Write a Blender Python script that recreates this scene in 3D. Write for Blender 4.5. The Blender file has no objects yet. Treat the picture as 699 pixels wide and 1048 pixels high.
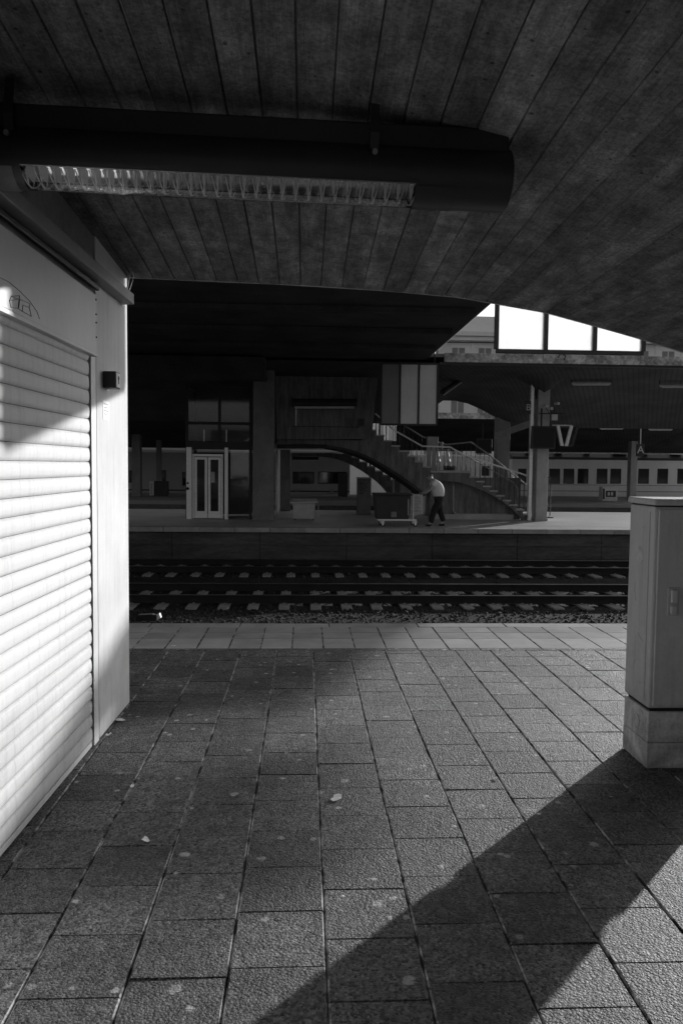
import bpy, bmesh, math, random
import numpy as np
from mathutils import Vector, Matrix
random.seed(7); rng = np.random.default_rng(7)
S = bpy.context.scene
COL = S.collection
# ------------------------------------------------------------------ camera, sky, sun, exposure
F, H, CX, CY = 790., 1.8, 349.5, 524.
yaw, pitch, roll = math.radians(2.7), math.radians(-3.45), math.radians(0.57)
Fw = Vector((math.sin(yaw)*math.cos(pitch), math.cos(yaw)*math.cos(pitch), math.sin(pitch)))
_r = Fw.cross(Vector((0, 0, 1))).normalized(); _u = _r.cross(Fw)
Rt = _r*math.cos(roll)+_u*math.sin(roll); Up = -_r*math.sin(roll)+_u*math.cos(roll)
cam_d = bpy.data.cameras.new("camera"); cam = bpy.data.objects.new("camera", cam_d); COL.objects.link(cam)
M = Matrix((Rt, Up, -Fw)).transposed().to_4x4(); M.translation = Vector((0, 0, H)); cam.matrix_world = M
cam_d.sensor_fit = 'HORIZONTAL'; cam_d.sensor_width = 24.0; cam_d.lens = F/699*24.0
cam_d.clip_start = 0.05; cam_d.clip_end = 2000
S.camera = cam
EL, AZ = math.radians(9.5), math.radians(42.8)
sdir = Vector((math.sin(AZ)*math.cos(EL), math.cos(AZ)*math.cos(EL), math.sin(EL)))
W = bpy.data.worlds.new("World"); S.world = W; W.use_nodes = True
wn = W.node_tree; wn.nodes.clear()
sky = wn.nodes.new('ShaderNodeTexSky'); sky.sky_type = 'NISHITA'; sky.sun_disc = False
sky.sun_elevation = EL; sky.sun_rotation = AZ; sky.air_density = 1.0; sky.dust_density = 3.0
bw = wn.nodes.new('ShaderNodeRGBToBW'); bg = wn.nodes.new('ShaderNodeBackground'); bg.inputs[1].default_value = 0.15
wo = wn.nodes.new('ShaderNodeOutputWorld')
wn.links.new(sky.outputs[0], bw.inputs[0]); wn.links.new(bw.outputs[0], bg.inputs[0]); wn.links.new(bg.outputs[0], wo.inputs[0])
sl = bpy.data.lights.new("sun", 'SUN'); sl.energy = 5.0; sl.angle = math.radians(0.53); sl.color = (1, 1, 1)
so = bpy.data.objects.new("sun", sl); COL.objects.link(so); so.rotation_euler = sdir.to_track_quat('Z', 'Y').to_euler()
so.location = (30, 30, 20)
S.view_settings.view_transform = 'Standard'; S.view_settings.look = 'None'
S.view_settings.exposure = 0.12; S.view_settings.gamma = 1.0; S.view_settings.use_curve_mapping = False
S.render.engine = 'CYCLES'
try:
    S.cycles.max_bounces = 8; S.cycles.diffuse_bounces = 5; S.cycles.transparent_max_bounces = 12
except Exception: pass

# ------------------------------------------------------------------ survey helpers (pixel of the photograph + known distance -> point)
def ray(px, py): return Fw*F+Rt*(px-CX)-Up*(py-CY)
def onY(px, py, Y):
    d = ray(px, py); t = Y/d.y; return Vector((d.x*t, Y, H+d.z*t))
def onZ(px, py, Z=0.):
    d = ray(px, py); t = (Z-H)/d.z; return Vector((d.x*t, d.y*t, Z))

# ------------------------------------------------------------------ materials (black and white photograph: every colour is a grey)
def nodes(m): return m.node_tree.nodes, m.node_tree.links
def base_mat(name, v, rough=0.7, spec=0.4, metal=0.0):
    m = bpy.data.materials.new(name); m.use_nodes = True
    b = m.node_tree.nodes['Principled BSDF']
    b.inputs['Base Color'].default_value = (v, v, v, 1); b.inputs['Roughness'].default_value = rough
    b.inputs['Metallic'].default_value = metal; b.inputs['Specular IOR Level'].default_value = spec
    return m
def coord(m, scale=(1, 1, 1), kind='Object', rot=(0, 0, 0)):
    n, l = nodes(m); tc = n.new('ShaderNodeTexCoord'); mp = n.new('ShaderNodeMapping')
    mp.inputs['Scale'].default_value = scale; mp.inputs['Rotation'].default_value = rot
    l.new(tc.outputs[kind], mp.inputs[0]); return mp.outputs[0]
def noise(m, vec, scale, detail=4, rough=0.6):
    n, l = nodes(m); t = n.new('ShaderNodeTexNoise'); t.inputs['Scale'].default_value = scale
    t.inputs['Detail'].default_value = detail; t.inputs['Roughness'].default_value = rough; l.new(vec, t.inputs['Vector']); return t.outputs['Fac']
def voro(m, vec, scale, feature='F1', out='Distance'):
    n, l = nodes(m); t = n.new('ShaderNodeTexVoronoi'); t.feature = feature; t.inputs['Scale'].default_value = scale
    l.new(vec, t.inputs['Vector']); return t.outputs[out]
def ramp(m, fac, a, b, va, vb):
    n, l = nodes(m); t = n.new('ShaderNodeMapRange'); t.inputs[1].default_value = a; t.inputs[2].default_value = b
    t.inputs[3].default_value = va; t.inputs[4].default_value = vb; l.new(fac, t.inputs[0]); return t.outputs[0]
def math2(m, op, a, b):
    n, l = nodes(m); t = n.new('ShaderNodeMath'); t.operation = op
    for i, v in enumerate((a, b)):
        if isinstance(v, (int, float)): t.inputs[i].default_value = v
        else: l.new(v, t.inputs[i])
    return t.outputs[0]
def setc(m, val):
    n, l = nodes(m); c = n.new('ShaderNodeCombineColor'); [l.new(val, c.inputs[i]) for i in range(3)]
    l.new(c.outputs[0], n['Principled BSDF'].inputs['Base Color'])
def bump(m, h, dist, strength=1.0, prev=None):
    n, l = nodes(m); b = n.new('ShaderNodeBump'); b.inputs['Strength'].default_value = strength; b.inputs['Distance'].default_value = dist
    l.new(h, b.inputs['Height'])
    if prev: l.new(prev, b.inputs['Normal'])
    l.new(b.outputs[0], n['Principled BSDF'].inputs['Normal']); return b.outputs[0]
def island(m):
    n, l = nodes(m); g = n.new('ShaderNodeNewGeometry'); return g.outputs['Random Per Island']
def grey(name, v, rough=0.7, var=0.25, scale=3., fine=40., bmp=0.002, stretch=(1, 1, 1), spec=0.4, metal=0.0, isl=0.0):
    """weathered grey surface: cloudy large stains + fine grain"""
    m = base_mat(name, v, rough, spec, metal); c = coord(m, stretch)
    a = noise(m, c, scale, 5, 0.65); f = noise(m, c, fine, 3)
    t = ramp(m, a, 0.3, 0.7, v*(1-var), v*(1+var)); k = ramp(m, f, 0.25, 0.75, 1-var*0.5, 1+var*0.5)
    o = math2(m, 'MULTIPLY', t, k)
    if isl: o = math2(m, 'MULTIPLY', o, ramp(m, island(m), 0, 1, 1-isl, 1+isl))
    setc(m, o)
    if bmp: bump(m, f, bmp, 0.7)
    return m
MT = {}
# exposed aggregate paving slabs
m = MT['slab'] = base_mat('paving aggregate', 0.2, 0.6, 0.45); c = coord(m)
g1 = voro(m, c, 95.); g2 = noise(m, c, 190., 3, 0.7); lg = noise(m, c, 1.3, 5, 0.6); md = noise(m, c, 9., 4, 0.65)
v = math2(m, 'MULTIPLY', ramp(m, lg, 0.34, 0.66, 0.055, 0.125), ramp(m, md, 0.32, 0.7, 0.6, 1.4))
v = math2(m, 'MULTIPLY', v, ramp(m, island(m), 0, 1, 0.7, 1.35))
v = math2(m, 'MULTIPLY', v, ramp(m, voro(m, c, 95., 'F1', 'Color'), 0.1, 0.9, 0.05, 2.3))
gum = voro(m, c, 3.6); gn = noise(m, c, 45., 2); gd = math2(m, 'ADD', gum, ramp(m, gn, 0.2, 0.8, -0.035, 0.035))
gm = math2(m, 'MULTIPLY', ramp(m, gd, 0.075, 0.095, 1.0, 0.0), ramp(m, noise(m, c, 18, 3), 0.3, 0.6, 0.35, 1.0))
v = math2(m, 'ADD', math2(m, 'MULTIPLY', v, math2(m, 'SUBTRACT', 1.0, gm)), math2(m, 'MULTIPLY', gm, 0.5))
g3 = math2(m, 'ADD', voro(m, c, 8.0), ramp(m, gn, 0.2, 0.8, -0.06, 0.06)); g3m = math2(m, 'MULTIPLY', ramp(m, g3, 0.09, 0.15, 0.42, 0.0), ramp(m, voro(m, c, 8.0, 'F1', 'Color'), 0.50, 0.6, 0.0, 1.0))
v = math2(m, 'ADD', v, g3m)
dk = ramp(m, noise(m, c, 2.6, 7, 0.75), 0.52, 0.66, 1.0, 0.42); v = math2(m, 'MULTIPLY', v, dk)
setc(m, v)
hh = math2(m, 'ADD', math2(m, 'MULTIPLY', g1, -1.0), math2(m, 'MULTIPLY', g2, 0.8))
p = nodes(m)[1].new(ramp(m, g2, 0.3, 0.7, 0.45, 0.8), nodes(m)[0]['Principled BSDF'].inputs['Roughness']); bump(m, math2(m, 'ADD', hh, math2(m, 'MULTIPLY', noise(m, c, 22., 5, 0.75), 2.0)), 0.014, 1.0); 
MT['far_paving'] = grey('worn pale asphalt', 0.42, 0.45, 0.2, 0.7, 30, 0.003, spec=0.6)  # tone raised towards the sunlit glare of the far platform
MT['coping'] = grey('edge pavers', 0.30, 0.55, 0.22, 2.5, 120, 0.0015, isl=0.16)
MT['tactile'] = grey('pale edge strip', 0.37, 0.6, 0.2, 3., 120, 0.0015, isl=0.1)
m = MT['lit_bevel'] = base_mat('patchy sunlit bevel', 0.3, 0.95, 0.1); c = coord(m); setc(m, math2(m, 'MULTIPLY', ramp(m, noise(m, c, 7, 5, 0.7), 0.42, 0.6, 0.05, 0.5), ramp(m, noise(m, c, 60, 3), 0.3, 0.7, 0.5, 1.2)))  # pale colour stands in for sunlight caught on the slab edges
MT['joint'] = grey('joint sand', 0.07, 0.95, 0.3, 5, 80, 0.003)
# board marked concrete of the near vault
m = MT['board'] = base_mat('board marked concrete', 0.2, 0.85, 0.2); c = coord(m, (3.0, 0.7, 1)); c1 = coord(m)
a = noise(m, c, 2.2, 6, 0.7); b_ = noise(m, c1, 9., 5, 0.7); gr = noise(m, coord(m, (60, 3, 1)), 2.0, 3)
v = math2(m, 'MULTIPLY', ramp(m, a, 0.36, 0.66, 0.09, 0.21), ramp(m, b_, 0.36, 0.66, 0.7, 1.25))
v = math2(m, 'MULTIPLY', v, ramp(m, island(m), 0, 1, 0.82, 1.2)); v = math2(m, 'MULTIPLY', v, ramp(m, gr, 0.3, 0.7, 0.8, 1.15))
ho = voro(m, c1, 13.); hm = ramp(m, math2(m, 'ADD', ho, math2(m, 'MULTIPLY', noise(m, c1, 30, 2), 0.16)), 0.15, 0.2, 0.32, 1.0)
bl = ramp(m, noise(m, coord(m, (2.5, .6, 1)), 1.3, 7, 0.75), 0.5, 0.75, 0.95, 1.4); fg = ramp(m, noise(m, c1, 55, 5, 0.8), 0.35, 0.65, 0.6, 1.4)
v = math2(m, 'MULTIPLY', v, math2(m, 'MULTIPLY', bl, fg))
v = math2(m, 'MULTIPLY', v, hm); setc(m, v); bump(m, math2(m, 'ADD', gr, noise(m, c1, 60, 4, 0.7)), 0.005, 1.0)
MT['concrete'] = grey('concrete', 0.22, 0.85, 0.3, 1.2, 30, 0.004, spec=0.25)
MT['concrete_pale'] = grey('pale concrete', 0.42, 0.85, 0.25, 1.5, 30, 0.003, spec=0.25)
MT['concrete_dark'] = grey('darkened concrete', 0.06, 0.9, 0.4, 0.8, 20, 0.004, spec=0.2)  # base tone lowered to deepen the shade across the tracks
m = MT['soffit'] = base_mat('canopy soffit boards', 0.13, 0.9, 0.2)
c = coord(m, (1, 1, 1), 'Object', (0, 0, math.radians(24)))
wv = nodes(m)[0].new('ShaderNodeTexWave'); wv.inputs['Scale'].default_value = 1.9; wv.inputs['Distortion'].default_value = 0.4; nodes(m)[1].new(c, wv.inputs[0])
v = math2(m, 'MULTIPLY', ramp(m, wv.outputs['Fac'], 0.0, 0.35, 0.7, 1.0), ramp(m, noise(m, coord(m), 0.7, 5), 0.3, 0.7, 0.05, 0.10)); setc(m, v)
m = MT['fascia'] = base_mat('weathered fascia', 0.5, 0.85, 0.2); c = coord(m, (1, 1, 1))
v = math2(m, 'MULTIPLY', ramp(m, noise(m, c, 1.6, 6, 0.75), 0.42, 0.62, 0.28, 0.75), ramp(m, noise(m, c, 9, 4, 0.7), 0.35, 0.6, 0.6, 1.1)); setc(m, v)
MT['track_wall'] = grey('dirty platform wall', 0.09, 0.9, 0.55, 0.7, 9, 0.004, (0.5, 1, 2.2), spec=0.2)
MT['stair'] = grey('stair concrete streaked', 0.16, 0.85, 0.5, 2.2, 16, 0.003, (3, 3, 0.5), spec=0.2)
MT['shutter'] = grey('white shutter paint', 0.62, 0.65, 0.05, 1.6, 18, 0.0006, (1, 0.35, 6), spec=0.15)
def grime(m, z0, z1, lo, sc=3.0, streak=(9, 9, .5)):
    # dust splashed up from the ground and streaks run down the surface
    n, l = nodes(m); b = n['Principled BSDF']; src = b.inputs['Base Color'].links[0].from_socket
    tc = n.new('ShaderNodeTexCoord'); sp = n.new('ShaderNodeSeparateXYZ'); l.new(tc.outputs['Object'], sp.inputs[0])
    h = math2(m, 'ADD', sp.outputs[2], ramp(m, noise(m, coord(m), sc, 5, 0.7), 0.3, 0.7, -.25, .25))
    g = ramp(m, h, z0, z1, lo, 1.0); st_ = ramp(m, noise(m, coord(m, streak), 2.5, 5, 0.7), 0.5, 0.75, 1.0, 0.82)
    sc2 = ramp(m, noise(m, coord(m), 23, 6, 0.8), 0.62, 0.75, 1.0, 0.7)
    k = math2(m, 'MULTIPLY', math2(m, 'MULTIPLY', g, st_), sc2); mx = n.new('ShaderNodeMix'); mx.data_type = 'RGBA'; mx.blend_type = 'MULTIPLY'; mx.inputs[0].default_value = 1
    cc = n.new('ShaderNodeCombineColor'); [l.new(k, cc.inputs[i]) for i in range(3)]; l.new(src, mx.inputs[6]); l.new(cc.outputs[0], mx.inputs[7]); l.new(mx.outputs[2], b.inputs['Base Color'])
grime(MT['shutter'], -.1, .7, .72)
MT['housing'] = grey('painted sheet metal', 0.56, 0.5, 0.07, 1.4, 40, 0.0004, (1, 1, 0.3), spec=0.4)
m = MT['pier'] = grey('rendered pier', 0.62, 0.9, 0.08, 2.4, 120, 0.0015, spec=0.2)
grime(MT['pier'], -.1, .6, .75)
MT['cabinet'] = grey('grey cabinet plastic', 0.6, 0.55, 0.10, 4, 90, 0.0006, (1, 1, 0.4), spec=0.35)
grime(MT['cabinet'], .3, .8, .75, 6.0)
MT['plinth'] = grey('cabinet plinth', 0.58, 0.75, 0.28, 9, 60, 0.0015, spec=0.25)
MT['trunk'] = grey('grey trunking', 0.2, 0.5, 0.12, 5, 40, 0.0004)
grime(MT['plinth'], -.05, .3, .5, 6.0)
MT['metal'] = grey('dull steel', 0.38, 0.4, 0.2, 6, 60, 0.0005, metal=0.8)
MT['bright_metal'] = grey('brushed steel', 0.85, 0.35, 0.1, 6, 60, 0.0003, (1, 1, 6), metal=0.25)
MT['rail'] = grey('worn rail steel', 0.35, 0.3, 0.3, 4, 60, 0.0005, metal=0.9)
MT['rust'] = grey('rusty shadowed rail side', 0.02, 0.9, 0.3, 5, 50, 0.001)  # near-black rust with the shadow of the rail sides put in
MT['dark'] = grey('dark painted metal', 0.028, 0.5, 0.25, 4, 40, 0.0004, spec=0.4)
MT['black'] = base_mat('black void', 0.012, 0.7)
MT['lamp_body'] = grey('charcoal luminaire housing', 0.025, 0.42, 0.2, 3, 40, 0.0003, spec=0.5)
MT['reflector'] = base_mat('lamp reflector', 0.95, 0.16, 0.5, 1.0)
MT['louvre'] = base_mat('lamp louvre', 0.9, 0.4, 0.5, 0.1)
MT['white_trim'] = grey('white edge trim', 0.75, 0.5, 0.1, 6, 40, 0.0003)
MT['sleeper'] = grey('concrete sleeper', 0.3, 0.9, 0.3, 3, 30, 0.003, spec=0.2)
MT['ballast'] = grey('ballast stones', 0.045, 0.9, 0.4, 2, 25, 0.003, isl=0.75, spec=0.25)
MT['ground'] = grey('oily track ground', 0.035, 0.95, 0.4, 1.2, 22, 0.02, spec=0.1)
MT['platform'] = grey('platform asphalt', 0.24, 0.85, 0.2, 0.6, 40, 0.003, spec=0.3)
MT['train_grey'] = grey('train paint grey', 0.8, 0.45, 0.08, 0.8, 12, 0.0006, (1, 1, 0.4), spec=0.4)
MT['train_dim'] = grey('dimmed train paint', 0.36, 0.5, 0.08, 0.8, 12, 0.0006, spec=0.3)  # train grey darkened for the dimly lit left train
MT['train_white'] = grey('train paint white', 0.72, 0.4, 0.06, 0.8, 12, 0.0006, (1, 1, 0.4), spec=0.4)
MT['facade'] = grey('pale stucco facade', 0.86, 0.9, 0.08, 0.4, 8, 0.004, spec=0.2)
MT['facade_dark'] = grey('window shade', 0.3, 0.6, 0.2, 1, 9, 0.001)
MT['skin'] = base_mat('skin', 0.38, 0.55); MT['hair'] = base_mat('grey hair', 0.22, 0.8)
MT['shirt'] = grey('white shirt', 0.82, 0.85, 0.05, 9, 60, 0.003, spec=0.2); MT['trousers'] = grey('dark trousers', 0.022, 0.9, 0.2, 9, 60, 0.002)
MT['shoe'] = base_mat('black shoe', 0.015, 0.45)
MT['bin_dark'] = grey('dark bin plastic', 0.045, 0.55, 0.2, 4, 40, 0.001); MT['bin_pale'] = grey('pale bin plastic', 0.5, 0.6, 0.15, 4, 40, 0.001)
MT['paper'] = base_mat('paper white', 0.8, 0.8); MT['ink'] = base_mat('ink black', 0.02, 0.7); MT['ink_soft'] = base_mat('graffiti grey', 0.3, 0.7)
m = MT['glass'] = base_mat('dark window glass', 0.02, 0.06, 0.8)
m = MT['clear'] = bpy.data.materials.new('clear cover'); m.use_nodes = True; n, l = nodes(m); n.clear()
o = n.new('ShaderNodeOutputMaterial'); mx = n.new('ShaderNodeMixShader'); tr = n.new('ShaderNodeBsdfTransparent'); gl = n.new('ShaderNodeBsdfGlossy')
tr.inputs[0].default_value = (0.95, 0.95, 0.95, 1); gl.inputs['Roughness'].default_value = 0.05; fr = n.new('ShaderNodeFresnel'); fr.inputs[0].default_value = 1.45
l.new(fr.outputs[0], mx.inputs[0]); l.new(tr.outputs[0], mx.inputs[1]); l.new(gl.outputs[0], mx.inputs[2]); l.new(mx.outputs[0], o.inputs[0])
def frosted(name, v, t):
    m = bpy.data.materials.new(name); m.use_nodes = True; n, l = nodes(m); n.clear()
    o = n.new('ShaderNodeOutputMaterial'); mx = n.new('ShaderNodeMixShader'); d = n.new('ShaderNodeBsdfDiffuse'); tl = n.new('ShaderNodeBsdfTranslucent')
    c = coord(m); f = math2(m, 'MULTIPLY', ramp(m, noise(m, c, 2.0, 5, 0.7), 0.35, 0.65, v*0.92, v), ramp(m, noise(m, coord(m, (6, 6, .6)), 3, 4), 0.35, 0.6, 0.96, 1.0)); cc = n.new('ShaderNodeCombineColor'); [l.new(f, cc.inputs[i]) for i in range(3)]
    l.new(cc.outputs[0], d.inputs[0]); l.new(cc.outputs[0], tl.inputs[0]); mx.inputs[0].default_value = t
    l.new(d.outputs[0], mx.inputs[1]); l.new(tl.outputs[0], mx.inputs[2]); l.new(mx.outputs[0], o.inputs[0]); return m
MT['frost'] = frosted('frosted glazing', 0.97, 0.85)
MT['frost_mid'] = frosted('pale frosted glazing', 0.97, 0.35)
MT['frost_dim'] = frosted('darker frosted glazing', 0.6, 0.7)  # lower tone for the left pane

# ------------------------------------------------------------------ mesh helpers
class MB:
    def __init__(s): s.v = []; s.f = []
    def add(s, vs, fs): o = len(s.v); s.v += [tuple(v) for v in vs]; s.f += [tuple(o+i for i in f) for f in fs]; return s
    def box(s, x0, x1, y0, y1, z0, z1):
        return s.add([(x0,y0,z0),(x1,y0,z0),(x1,y1,z0),(x0,y1,z0),(x0,y0,z1),(x1,y0,z1),(x1,y1,z1),(x0,y1,z1)],
                     [(0,3,2,1),(4,5,6,7),(0,1,5,4),(1,2,6,5),(2,3,7,6),(3,0,4,7)])
    def tube(s, pts, r, n=8, caps=True):
        pts = [Vector(p) for p in pts]; rs = r if isinstance(r, (list, tuple)) else [r]*len(pts); rings = []
        for i, p in enumerate(pts):
            d = (pts[min(i+1, len(pts)-1)]-pts[max(i-1, 0)]).normalized()
            a = Vector((0, 0, 1)) if abs(d.z) < 0.9 else Vector((1, 0, 0)); u = d.cross(a).normalized(); w = d.cross(u)
            rings.append([p+(u*math.cos(2*math.pi*k/n)+w*math.sin(2*math.pi*k/n))*rs[i] for k in range(n)])
        o = len(s.v); s.v += [tuple(q) for rg in rings for q in rg]
        for i in range(len(pts)-1):
            for k in range(n): s.f.append((o+i*n+k, o+i*n+(k+1) % n, o+(i+1)*n+(k+1) % n, o+(i+1)*n+k))
        if caps: s.f.append(tuple(o+k for k in range(n))[::-1]); s.f.append(tuple(o+(len(pts)-1)*n+k for k in range(n)))
        return s
    def prism(s, prof, axis, a, b):
        """extrude the 2D profile along axis 'x' or 'y' or 'z' from a to b"""
        n = len(prof)
        def mk(p, t): return (t, p[0], p[1]) if axis == 'x' else ((p[0], t, p[1]) if axis == 'y' else (p[0], p[1], t))
        o = len(s.v); s.v += [mk(p, a) for p in prof]+[mk(p, b) for p in prof]
        for k in range(n): s.f.append((o+k, o+(k+1) % n, o+n+(k+1) % n, o+n+k))
        s.f.append(tuple(o+k for k in range(n))[::-1]); s.f.append(tuple(o+n+k for k in range(n))); return s
    def build(s, name, mat, parent=None, bevel=0, smooth=False, fix=True, segs=2):
        me = bpy.data.meshes.new(name); me.from_pydata(s.v, [], s.f)
        if fix:
            b = bmesh.new(); b.from_mesh(me); bmesh.ops.recalc_face_normals(b, faces=b.faces); b.to_mesh(me); b.free()
        me.materials.append(MT[mat] if isinstance(mat, str) else mat)
        if smooth: me.polygons.foreach_set('use_smooth', [True]*len(me.polygons))
        ob = bpy.data.objects.new(name, me); COL.objects.link(ob)
        if parent: ob.parent = parent
        if bevel:
            bv = ob.modifiers.new('bevel', 'BEVEL'); bv.width = bevel; bv.segments = segs; bv.limit_method = 'ANGLE'
        return ob
def tag(o, label=None, cat=None, group=None, kind=None):
    for k, v in (('label', label), ('category', cat), ('group', group), ('kind', kind)):
        if v: o[k] = v
    return o
def thing(name, loc, label, cat, group=None, rz=0):
    o = bpy.data.objects.new(name, None); COL.objects.link(o); o.location = loc; o.rotation_euler = (0, 0, rz); o.empty_display_size = 0.2
    return tag(o, label, cat, group)
def copy_tree(o, parent=None):
    c = o.copy(); COL.objects.link(c)
    if parent: c.parent = parent
    for ch in list(o.children): copy_tree(ch, c)
    return c
def box(x0, x1, y0, y1, z0, z1): return MB().box(x0, x1, y0, y1, z0, z1)

# ------------------------------------------------------------------ the setting
tag(box(-400, 400, 47.0, 900, -1.4, -1.0).build('ground', 'ground'), kind='structure')
tag(box(-60, 60, 8.3, 23.0, -1.3, -1.0).build('track_bed', 'ground'), kind='structure')
tag(box(-60, 60, 30.0, 39.0, -1.3, -1.0).build('track_bed_far', 'ground'), kind='structure')
pb = MB().box(-60, 60, -40, 8.60, -1.29, -0.045); tag(pb.build('platform', 'joint'), kind='structure')
tag(MB().box(-60, 60, -40, -2.0, -0.045, -0.003).box(-60, -2.6, -2.0, 8.60, -0.045, -0.003).box(9.2, 60, -2.0, 8.60, -0.045, -0.003).build('platform_surface', 'platform'), kind='structure')
# slabs: every slab a bevelled block of its own inside one sheet
def slabs(name, mat, cols, rows_fn, gap, bev, th=0.05, jit=0.0016):
    mb = MB()
    for ci, (x0, x1) in enumerate(cols):
        for (y0, y1) in rows_fn(ci):
            j = lambda: random.uniform(-1, 1)
            z = j()*jit; tx, ty = j()*jit*0.6, j()*jit*0.6; g = gap/2; e = bev; ey = bev*.45
            a0, a1, b0, b1 = x0+g+j()*.0008, x1-g+j()*.0008, y0+g*.5+j()*.0008, y1-g*.5+j()*.0008
            zz = lambda sx, sy: z+tx*sx+ty*sy
            vs = [(a0,b0,-th),(a1,b0,-th),(a1,b1,-th),(a0,b1,-th)]
            vs += [(a0,b0,zz(-1,-1)-e),(a1,b0,zz(1,-1)-e),(a1,b1,zz(1,1)-e),(a0,b1,zz(-1,1)-e)]
            vs += [(a0+e,b0+ey,zz(-1,-1)),(a1-e,b0+ey,zz(1,-1)),(a1-e,b1-ey,zz(1,1)),(a0+e,b1-ey,zz(-1,1))]
            mb.add(vs, [(0,1,5,4),(1,2,6,5),(2,3,7,6),(3,0,4,7),(4,5,9,8),(5,6,10,9),(6,7,11,10),(7,4,8,11),(8,9,10,11)])
    ob = mb.build(name, mat, fix=False); ob.data.materials.append(MT['lit_bevel'])
    ob.data.polygons.foreach_set('material_index', [0, 0, 0, 0, 0, 1, 0, 1, 0]*(len(ob.data.polygons)//9))  # only the side bevels get the painted sunlit tone
    return tag(ob, kind='structure')
PX = 0.3475; X0 = 0.088-PX*8
def rows(ci):
    off = [0.10, 0.30, 0.02, 0.22, 0.12, 0.31, 0.05][ci % 7]+random.uniform(-.03, .03); y = -2.0; out = []; nx = -2.0+off+0.05
    while y < 7.42:
        n = min(nx, 7.42)
        if 7.42-n < 0.09: n = 7.42
        out.append((y, n)); y = n; nx = n+0.347+random.uniform(-.004, .004)
    return out
slabs('paving', 'slab', [(X0+i*PX, X0+(i+1)*PX) for i in range(33)], rows, 0.002, 0.0075)
EX = [-2.6+i*0.31 for i in range(39)]
slabs('edge_paving', 'coping', [(EX[i], EX[i+1]) for i in range(38)], lambda ci: [(7.93, 8.215), (8.215, 8.50)], 0.002, 0.0075)
slabs('edge_strip', 'tactile', [(EX[i], EX[i+1]) for i in range(38)], lambda ci: [(7.50, 7.93)], 0.002, 0.0075)
slabs('edge_gutter', 'slab', [(EX[i], EX[i+1]) for i in range(38)], lambda ci: [(7.42, 7.50)], 0.006, 0.002, jit=0.001)
slabs('edge_coping', 'coping', [(-2.72+i*1.0, -1.72+i*1.0) for i in range(12)], lambda ci: [(8.50, 8.71)], 0.010, 0.004, 0.11)
# far platform (between the tracks), with coping and a stained wall below
tag(box(-60, 60, 22.35, 30.95, -1.29, 0.0).build('far_platform', 'far_paving'), kind='structure')
cp = MB(); x = -40
while x < 50: cp.box(x+.006, x+.994, 22.04, 22.35, -0.13, 0.004); x += 1.0
tag(cp.build('far_platform_coping', 'tactile', bevel=0.008), kind='structure')
fw = MB(); x = -41.3
while x < 50: fw.box(x+.008, x+2.492, 22.19, 22.349, -1.29, -0.132); x += 2.5
fw.box(-41, 50, 22.15, 22.188, -0.50, -0.44)
tag(fw.build('far_platform_wall', 'track_wall'), kind='structure')
tag(box(-60, 60, 37.7, 48.1, -1.29, 0.0).build('rear_platform', 'platform'), kind='structure')
tag(box(-60, 60, 37.62, 37.698, -1.29, -0.16).build('rear_platform_wall', 'track_wall'), kind='structure')

# ballast: loose stones
def ballast(name, areas, label):
    t = (1+5**.5)/2; iv = np.array([(-1,t,0),(1,t,0),(-1,-t,0),(1,-t,0),(0,-1,t),(0,1,t),(0,-1,-t),(0,1,-t),(t,0,-1),(t,0,1),(-t,0,-1),(-t,0,1)], float)/1.9
    fc = np.array([(0,11,5),(0,5,1),(0,1,7),(0,7,10),(0,10,11),(1,5,9),(5,11,4),(11,10,2),(10,7,6),(7,1,8),(3,9,4),(3,4,2),(3,2,6),(3,6,8),(3,8,9),(4,9,5),(2,4,11),(6,2,10),(8,6,7),(9,8,1)])
    P = []
    for (x0, x1, y0, y1, z, n, r) in areas:
        P.append(np.c_[rng.uniform(x0, x1, n), rng.uniform(y0, y1, n), rng.normal(z, .012, n), rng.uniform(.6, 1.3, n)*r])
    P = np.vstack(P); n = len(P)
    sc = rng.uniform(.55, 1.2, (n, 12, 1)); an = rng.uniform(.7, 1.3, (n, 1, 3)); V = iv[None]*sc*an*P[:, None, 3:4]+P[:, None, :3]
    Fc = (fc[None]+(np.arange(n)*12)[:, None, None]).reshape(-1)
    me = bpy.data.meshes.new(name); me.vertices.add(n*12); me.vertices.foreach_set('co', V.reshape(-1))
    me.loops.add(len(Fc)); me.loops.foreach_set('vertex_index', Fc.astype(np.int32)); me.polygons.add(n*20)
    me.polygons.foreach_set('loop_start', np.arange(0, n*60, 3, dtype=np.int32)); me.polygons.foreach_set('loop_total', np.full(n*20, 3, np.int32))
    me.update(); me.validate(); me.materials.append(MT['ballast']); ob = bpy.data.objects.new(name, me); COL.objects.link(ob)
    return tag(ob, label, 'ballast', kind='stuff')
ballast('ballast', [(-7, 9, 12.9, 14.8, -1.01, 6500, .028), (-7, 9, 14.8, 17.5, -1.015, 6000, .027), (-8, 11, 19.0, 20.0, -1.01, 3000, .026), (-8, 11, 20.0, 21.9, -1.015, 3500, .026), (-7, 9, 17.5, 19.0, -1.01, 2500, .014)],
        'crushed stone ballast between and beside the rails')

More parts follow.
